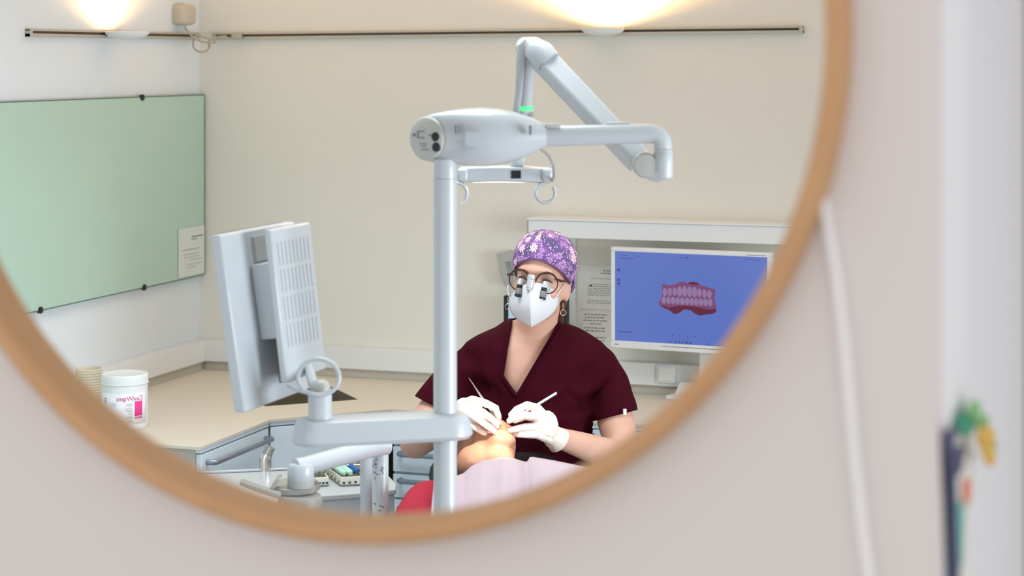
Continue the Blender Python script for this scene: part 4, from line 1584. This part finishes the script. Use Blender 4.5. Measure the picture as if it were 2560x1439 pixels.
# scrub top: fused volume, then neckline and hems cut cleanly
b = MB()
torso(b, .012)
SL_R = [(1455, 884, 5.47, .042), (1488, 912, 5.465, .060), (1515, 965, 5.45, .066), (1530, 1010, 5.43, .063), (1545, 1060, 5.41, .062), (1553, 1090, 5.40, .061)]
SL_L = [(1215, 884, 5.47, .042), (1182, 914, 5.465, .060), (1135, 960, 5.45, .065), (1100, 1000, 5.43, .062), (1068, 1040, 5.41, .060), (1050, 1062, 5.40, .059)]
bodytube(b, SL_R, 24)
bodytube(b, SL_L, 24)
me = fuse(b, .007, 10)
bm = bmesh.new()
bm.from_mesh(me)
bm.normal_update()
for v in bm.verts:
    x, y, d = proj(v.co)
    f = .0
    # soft cloth folds: from the armpits and across the belly
    f += .004 * noise.noise(v.co * 10) + .003 * noise.noise(v.co * 26)
    f += .010 * math.sin((x * .55 + y) / 14) * math.exp(-((x - 1465) / 40) ** 2 - ((y - 985) / 60) ** 2)
    f += .008 * math.sin((y - x * .35) / 13) * math.exp(-((x - 1205) / 40) ** 2 - ((y - 960) / 60) ** 2)
    f += .004 * math.sin((x + y * .2) / 13) * math.exp(-((y - 1060) / 50) ** 2) * (1 if 1230 < x < 1470 else .3)
    for (ax0, ay0), (bx0, by0), wd_, dp_ in CREASES:
        lx_, ly_ = bx0 - ax0, by0 - ay0
        tt = max(0, min(1, ((x - ax0) * lx_ + (y - ay0) * ly_) / (lx_ * lx_ + ly_ * ly_)))
        q_ = math.hypot(x - ax0 - lx_ * tt, y - ay0 - ly_ * tt)
        f += dp_ * math.exp(-(q_ / wd_) ** 2) * (.35 + .65 * math.sin(math.pi * min(.98, max(.02, tt))))
    v.co += v.normal * f


def img_plane(p, q):
    """plane through the line of sight of two image points"""
    return ray(*p).cross(ray(*q)).normalized()


def side(co, nrm_):
    return (co - CAM).dot(nrm_)


NL1 = img_plane((1282, 790), (1259, 938))
NL2 = img_plane((1259, 938), (1291, 984))
NR1 = img_plane((1404, 790), (1291, 984))
for nn in (NL1, NL2, NR1):
    gg = [f for f in bm.faces if 5.2 < proj(f.calc_center_median())[2] < 5.56 and 1230 < proj(f.calc_center_median())[0] < 1430 and proj(f.calc_center_median())[1] < 1010]
    es = set(e for f in gg for e in f.edges)
    vs_ = set(v for f in gg for v in f.verts)
    bmesh.ops.bisect_plane(bm, geom=list(vs_) + list(es) + gg, plane_co=CAM, plane_no=nn)
ref = at(1300, 900, 5.3)
sgn = [math.copysign(1, side(ref, nn)) for nn in (NL1, NL2, NR1)]
dead = []
for f in bm.faces:
    c_ = f.calc_center_median()
    x, y, d = proj(c_)
    if all(side(c_, nn) * s_ > 0 for nn, s_ in zip((NL1, NL2, NR1), sgn)) and y < 990 and d < 5.52:
        dead.append(f)
bmesh.ops.delete(bm, geom=dead, context='FACES')


def hem(p, q, test, keep_above):
    nn = img_plane(p, q)
    gg = [f for f in bm.faces if test(*proj(f.calc_center_median()))]
    es = set(e for f in gg for e in f.edges)
    vs_ = set(v for f in gg for v in f.verts)
    bmesh.ops.bisect_plane(bm, geom=list(vs_) + list(es) + gg, plane_co=CAM, plane_no=nn)
    s_ = math.copysign(1, side(at(*keep_above, 5.4), nn))
    dd = [f for f in bm.faces if test(*proj(f.calc_center_median())) and side(f.calc_center_median(), nn) * s_ < 0]
    bmesh.ops.delete(bm, geom=dd, context='FACES')


hem((1470, 1056), (1593, 1024), lambda x, y, d: x > 1481 and y > 960, (1530, 980))
hem((1050, 996), (1130, 1038), lambda x, y, d: x < 1135 and y > 930, (1120, 960))
me2 = bpy.data.meshes.new('scrub_top')
bm.to_mesh(me2)
bm.free()
shift(me2, ORG[den])
scr_ = put('scrub_top', me2, M_scrub, den, smooth=60)
md = scr_.modifiers.new('cloth', 'SOLIDIFY')
md.thickness = .003
md.offset = -1
from mathutils.bvhtree import BVHTree
bvh = BVHTree.FromPolygons([tuple(v.co + ORG[den]) for v in me2.vertices], [tuple(p.vertices) for p in me2.polygons])
band = []
for (p_, q_), off_ in ((((1283, 806), (1259, 938)), (-7, 0)), (((1259, 938), (1291, 984)), (-5, 5)), (((1291, 984), (1404, 800)), (7, 3))):
    for k in range(13):
        u = k / 12
        x_, y_ = p_[0] + (q_[0] - p_[0]) * u + off_[0], p_[1] + (q_[1] - p_[1]) * u + off_[1]
        hit = bvh.ray_cast(CAM, ray(x_, y_).normalized())
        if hit[0] is not None and hit[0].y < 3.72:
            band.append(hit[0] - ray(x_, y_).normalized() * .0006)
part('neck_band', MB().tube(band, .0052, 8, ell=.5, up=FV), M_scrub, scr_, smooth=60)
tgc = at(1562, 1029, 5.345)
part('sleeve_tag', MB().box(tgc, (.010, .003, .017), Matrix.Rotation(TH + .35, 3, 'Z')), M_silver, scr_, bevel=.001)
# trousers and legs down to the floor
b = MB()
torsoc = [(at(1335, 1300, 5.47), .165, .13), (at(1335, 1360, 5.46), .18, .15), (at(1335, 1400, 5.45), .17, .14)]
b.loft([[c_ + RV * w_ * math.cos(a) + FV * h_ * math.sin(a) for a in [2 * math.pi * k / 28 for k in range(28)]] for c_, w_, h_ in torsoc])
for s_ in (-1, 1):
    hp = at(1335, 1375, 5.45) + RV * s_ * .085
    kn = hp + RV * s_ * .24 + TV * .20 - UV_ * .03
    an = V(kn.x, kn.y, .10) + FV * .10
    b.tube([hp, hp.lerp(kn, .5), kn, kn.lerp(an, .5), an], [.085, .078, .062, .052, .042], 18)
    b.ell(kn, (.06, .06, .06))
    b.ell(an + V(0, 0, -.05) + TV * .05, (.042, .042, .042))
    b.tube([an, V(an.x, an.y, .055) + TV * .04, V(an.x, an.y, .045) + TV * .14], [.042, .043, .036], 14)
me = fuse(b, .01, 8)
shift(me, ORG[den])
put('trousers', me, M_trou, den, smooth=180)
stl = at(1335, 1390, 5.47)
sto = thing('dentist_stool', (stl.x, stl.y, 0), 'black round stool under the seated dentist', 'stool')
zst = at(1335, 1400, 5.45).z - .02
part('cushion', MB().lathe([(.10, zst - .07), (.17, zst - .06), (.18, zst - .03), (.16, zst - .005), (.08, zst)], (stl.x, stl.y, 0), seg=32), M_black, sto)
part('gas_lift', MB().lathe([(.03, .06), (.025, zst - .065)], (stl.x, stl.y, 0), seg=18), M_steel, sto)
for k in range(5):
    a = 2 * math.pi * k / 5 + .3
    e_ = V(stl.x + .24 * math.cos(a), stl.y + .24 * math.sin(a), .045)
    part('foot_spoke', MB().tube([V(stl.x, stl.y, .075), e_], [.02, .014], 10), M_steel, sto)
    part('castor', MB().ell(e_ - V(0, 0, .022), (.02, .02, .0225)), M_dark, sto)

# floral cap
cap_rows, cap_uv = [], []
NA, NT = 72, 22
for i in range(NT + 1):
    t = i / NT
    row, ur = [], []
    for k in range(NA + 1):
        al = 2 * math.pi * k / NA
        ca = math.cos(al)
        zb_ = -.012 + .068 * max(0, ca) ** 1.3 - .012 * max(0, -ca)
        rx, ry, rz = .0835, .103, .090
        if math.sin(al) > 0:
            rx += .007 * math.sin(al)
        eb = math.asin(max(-.95, min(.95, (zb_ - .036) / rz)))
        e = eb + (math.pi / 2 - eb) * t
        pf = 1 + .02 * math.sin(al * 9 + 2) * math.exp(-((t - .75) / .25) ** 2) * .6 + .018 * noise.noise(V(math.cos(al) * 2, math.sin(al) * 2, t * 4))
        tuck = 1 - .045 * math.exp(-t * 14)
        ce_ = max(0.0, math.cos(e)) ** .86
        x = rx * ce_ * math.sin(al) * pf * tuck
        y = ry * ce_ * ca * pf * tuck - .010
        z = .036 + rz * math.sin(e) * pf
        row.append(H(x, y, z))
        ur.append((al * .088, (e) * .095))
    cap_rows.append(row)
    cap_uv.append(ur)
cp_ = MB().grid(cap_rows, uv=cap_uv)
capo = part('surgical_cap', cp_, M_cap, den, smooth=180, flip=False, solid=.0016)
part('cap_hem', MB().tube([p + (p - H(0, -.01, p.z * 0 + .03)).normalized() * .0012 for p in cap_rows[0][:-1]], .0019, 8, closed=True), mat('cap_binding', (120, 78, 128), .8), capo)
tie = [H(.080, -.030, .0), H(.084, -.022, -.012), H(.081, -.020, -.030), H(.074, -.03, -.036), H(.076, -.045, -.02)]
part('cap_tie', MB().tube(tie, [.010, .012, .009, .006, .008], 10, ell=.35), M_cap, capo)
# hair strand and earrings
part('hair', MB().tube([H(.052, -.045, .01), H(.060, -.040, -.035), at(1404, 770, 5.44), at(1402, 800, 5.45), at(1398, 822, 5.46)], [.016, .014, .010, .0085, .006], 12, ell=.8), M_hair, den, smooth=180)
for s_, (ex_, ey_, ed_) in ((1, (1408, 757, 5.375)), (-1, (1270, 742, 5.42))):
    e0 = at(ex_, ey_, ed_)
    er = part('earring', MB().tube([e0, e0 - V(0, 0, .008), e0 - V(0, 0, .018)], [.0016, .0022, .0012], 8), M_chrome, den)
    part('ear_hoop', MB().tube([e0 - V(0, 0, .026) + (RV * math.cos(a) + UV_ * math.sin(a)) * .0075 for a in [2 * math.pi * k / 18 for k in range(18)]], .0012, 6, closed=True), M_chrome, er)

# folded white mask
mk = [((1290, 722, 5.330), (1327, 704, 5.283), (1372, 712, 5.300)),
      ((1275, 745, 5.362), (1326, 735, 5.264), (1393, 735, 5.335)),
      ((1275, 772, 5.368), (1326, 765, 5.256), (1395, 762, 5.342)),
      ((1292, 796, 5.352), (1327, 792, 5.266), (1374, 790, 5.325)),
      ((1324, 814, 5.300), (1328, 817, 5.285), (1333, 815, 5.298))]


def spl(ps, t):
    n_ = len(ps) - 1
    i = min(int(t * n_), n_ - 1)
    u = t * n_ - i
    p0, p1, p2, p3 = ps[max(i - 1, 0)], ps[i], ps[i + 1], ps[min(i + 2, n_)]
    return .5 * ((2 * p1) + (p2 - p0) * u + (2 * p0 - 5 * p1 + 4 * p2 - p3) * u * u + (3 * p1 - p0 - 3 * p2 + p3) * u ** 3)


mrow = []
for i in range(25):
    t = i / 24
    Lq, Cq, Rq = (spl([at(*r[j]) for r in mk], t) for j in range(3))
    row = []
    for k in range(-10, 11):
        u = abs(k) / 10
        e_ = Lq if k < 0 else Rq
        p = Cq.lerp(e_, u)
        bul = .010 * math.sin(math.pi * u) * math.sin(math.pi * min(1, t * 1.05))
        p += TV * bul + TV * .0007 * math.sin(t * 60) * (1 if k < 0 else 0) * math.sin(math.pi * u)
        row.append(p)
    mrow.append(row)
msk = part('face_mask', MB().grid(mrow), M_mask, den, smooth=25, solid=.0016)
seam = [r[10] + TV * .0012 for r in mrow]
part('centre_seam', MB().tube(seam, .0013, 6), M_mask, msk)
part('pressed_line', MB().tube([at(1340, 748, 5.262), at(1358, 747, 5.275), at(1376, 747, 5.295)], .0006, 6), M_paper, msk)
part('ear_loop', MB().tube([at(1392, 740, 5.33), at(1402, 724, 5.345), at(1412, 710, 5.37)], .0015, 6), M_mask, msk)
part('ear_loop', MB().tube([at(1276, 750, 5.36), at(1270, 730, 5.375), at(1270, 712, 5.395)], .0015, 6), M_mask, msk)

# loupe spectacles
gl = part('loupe_glasses', MB().tube([H(-.010, .1015, .004), H(-.004, .105, .009), H(.004, .105, .009), H(.010, .1015, .004)], .0022, 8), M_tort, den)
for s_ in (-1, 1):
    lc = (s_ * .0375, .100, -.002)
    ring_ = [H(lc[0] + .0290 * math.cos(a), lc[1] - .0045 * (math.cos(a) * s_ + .0) - .003, lc[2] + .0280 * math.sin(a)) for a in [2 * math.pi * k / 36 for k in range(36)]]
    rad = [.0016 + .0014 * max(0, math.sin(2 * math.pi * k / 36)) for k in range(36)]
    part('rim', MB().tube(ring_, rad, 8, closed=True), M_tort, gl)
    part('lens', MB().add(ring_, [list(range(36))]) and None or (lambda q: (q.add(ring_, [list(range(36))]), q)[1])(MB()), M_lens, gl, smooth=0)
    part('temple', MB().tube([H(s_ * .058, .094, .012), H(s_ * .066, .092, .010), H(s_ * .073, .085, .007), H(s_ * .0775, .05, .002), H(s_ * .079, .0, -.004)], [.0028, .0034, .0036, .0026, .0022], 8), M_tort, gl)
    o_ = H(s_ * .034, .098, -.004)
    ax_ = (H(s_ * .033, .113, -.038) - o_).normalized()
    lp_ = part('loupe', MB().lathe([(.001, -.006), (.0078, -.005), (.0085, 0), (.0085, .012)], o_, ax_, 18), M_silver, gl)
    part('loupe_grip', MB().lathe([(.0075, .0121), (.0078, .0135), (.0078, .021), (.0075, .0215)], o_, ax_, 18), M_dark, gl)
    part('loupe_barrel', MB().lathe([(.0085, .0216), (.0092, .023), (.0095, .036), (.0085, .0385)], o_, ax_, 18), M_grey, gl)
    part('loupe_rim', MB().lathe([(.0096, .0386), (.0096, .0425), (.007, .043), (.001, .042)], o_, ax_, 18), M_dark, gl)
b0 = H(0.001, .122, .018)
ax_ = (H(.000, .134, -.030) - b0).normalized()
hlm = part('headlight', MB().lathe([(.006, -.002), (.0105, 0), (.0108, .011), (.0100, .012)], b0, ax_, 22), M_silver, gl)
part('headlight_body', MB().lathe([(.0095, .0121), (.0098, .013), (.0098, .033), (.0095, .034)], b0, ax_, 22), M_silver, gl)
part('headlight_front', MB().lathe([(.0086, .0341), (.0086, .040), (.006, .041), (.001, .0405)], b0, ax_, 22), M_capg, gl)


# gloved hands
def glove(name, chains, blobs, cuff, parent):
    b_ = MB()
    for ch_ in chains:
        P = [at(x, y, d) for x, y, d, r in ch_]
        R_ = [r for x, y, d, r in ch_]
        b_.tube(P, R_, 14)
        for p, r in zip(P, R_):
            b_.ell(p, (r, r, r), seg=14, rings=8)
    for (x, y, d), r in blobs:
        b_.ell(at(x, y, d), r, CM, 18, 12)
    me_ = fuse(b_, .0021, 5)
    wobble(me_, .0007, 160)
    shift(me_, ORG[parent])
    g_ = put(name, me_, M_glove, parent, smooth=180)
    (p0_, p1_, r0_, r1_) = cuff
    A, B_ = at(*p0_), at(*p1_)
    n_ = 9
    part('cuff', MB().tube([A.lerp(B_, i / n_) for i in range(n_ + 1)], [r0_ + (r1_ - r0_) * i / n_ + .0005 * math.sin(i * 2.1) for i in range(n_ + 1)], 28, cap=False), M_glove, g_, solid=.0012, smooth=180)
    part('cuff_bead', MB().tube([p for p in MB().tube([A, B_], [r0_, r1_], 28, cap=False).v[28:]], .0016, 8, closed=True), M_glove, g_, smooth=180)
    return g_


gR = [[(1393, 1095, 5.148, .021), (1370, 1055, 5.12, .016), (1344, 1020, 5.10, .0115), (1318, 1012, 5.06, .0098), (1292, 1023, 5.045, .0092), (1278, 1036, 5.05, .0078)],
      [(1393, 1095, 5.148, .021), (1366, 1064, 5.115, .017), (1339, 1040, 5.09, .0115), (1308, 1038, 5.05, .0098), (1286, 1044, 5.04, .0092), (1273, 1051, 5.045, .0078)],
      [(1393, 1095, 5.148, .021), (1364, 1078, 5.115, .017), (1338, 1066, 5.095, .0112), (1306, 1068, 5.06, .0095), (1287, 1072, 5.05, .0088), (1276, 1075, 5.055, .0076)],
      [(1391, 1099, 5.148, .021), (1366, 1092, 5.12, .015), (1342, 1086, 5.10, .0105), (1314, 1086, 5.07, .0086), (1297, 1086, 5.062, .008), (1287, 1085, 5.065, .0070)],
      [(1390, 1085, 5.165, .018), (1352, 1048, 5.155, .0125), (1312, 1040, 5.115, .0102), (1288, 1050, 5.085, .0085)]]
glove('glove', gR, [((1367, 1064, 5.118), (.030, .015, .040)), ((1380, 1095, 5.14), (.022, .018, .026))], ((1374, 1083, 5.135), (1397, 1100, 5.153), .0240, .0325), den)
gL = [[(1140, 1040, 5.165, .022), (1160, 1012, 5.14, .016), (1181, 999, 5.12, .0115), (1213, 1007, 5.075, .0098), (1239, 1020, 5.06, .0094), (1246, 1041, 5.075, .0086), (1246, 1057, 5.085, .0074)],
      [(1140, 1040, 5.165, .022), (1160, 1024, 5.13, .017), (1180, 1018, 5.10, .0115), (1208, 1031, 5.06, .0098), (1231, 1049, 5.055, .0092), (1242, 1065, 5.07, .0078)],
      [(1140, 1044, 5.165, .022), (1158, 1036, 5.12, .017), (1176, 1037, 5.09, .0112), (1200, 1051, 5.045, .0095), (1222, 1067, 5.04, .0090), (1237, 1079, 5.048, .0076)],
      [(1140, 1046, 5.165, .020), (1156, 1047, 5.12, .015), (1171, 1056, 5.10, .0105), (1190, 1069, 5.065, .0086), (1205, 1078, 5.06, .008), (1214, 1083, 5.065, .0070)],
      [(1142, 1030, 5.18, .018), (1172, 1022, 5.155, .0125), (1206, 1030, 5.125, .0102), (1232, 1048, 5.10, .0085)]]
glove('glove', gL, [((1160, 1028, 5.135), (.028, .016, .036))], ((1158, 1026, 5.145), (1134, 1042, 5.17), .0230, .0315), den)

# the two instruments held
pr = [at(1172, 944, 5.11), at(1178, 953, 5.11), at(1186, 965, 5.11), at(1196, 980, 5.108), at(1212, 1002, 5.10), at(1236, 1042, 5.092), at(1243, 1058, 5.10), at(1246, 1068, 5.118)]
t = thing('dental_probe', at(1210, 1000, 5.10), 'slim steel dental probe held in the hand nearer the column', 'instrument')
part('handle', MB().tube(pr[3:6], [.0026, .0032, .0026], 10), M_chrome, t)
part('upper_tip', MB().tube(pr[:4], [.0008, .0014, .0018, .0026], 10), M_chrome, t)
part('lower_tip', MB().tube(pr[5:], [.0026, .0014, .0007], 10), M_chrome, t)
t = thing('mouth_mirror', at(1345, 1010, 5.12), 'dental mouth mirror with pale handle in the hand by the monitor side', 'instrument')
part('handle', MB().tube([at(1391, 982, 5.13), at(1330, 1019, 5.105), at(1290, 1044, 5.095)], [.0035, .0035, .0032], 12), M_silver, t)
part('shank', MB().tube([at(1290, 1044, 5.095), at(1268, 1058, 5.098), at(1260, 1064, 5.11)], [.0018, .0014, .0012], 8), M_chrome, t)
part('mirror_disc', MB().lathe([(.001, 0), (.010, 0), (.011, .001), (.011, .0025), (.001, .0025)], at(1257, 1066, 5.118), (RV * .2 + UV_ * .6 + TV * .6), 20), M_chrome, t)

# beam of the operating light
sd_ = bpy.data.lights.new('operating_lamp_beam', 'SPOT')
so_ = bpy.data.objects.new('operating_lamp_beam', sd_)
COL.objects.link(so_)
so_.location = at(1265, 462, 4.62)
dirv = at(1262, 1092, 5.10) - so_.location
so_.rotation_euler = dirv.to_track_quat('-Z', 'Y').to_euler()
sd_.energy = 95
sd_.color = (1, .95, .88)
sd_.spot_size = math.radians(17.5)
sd_.spot_blend = .35
sd_.shadow_soft_size = .04
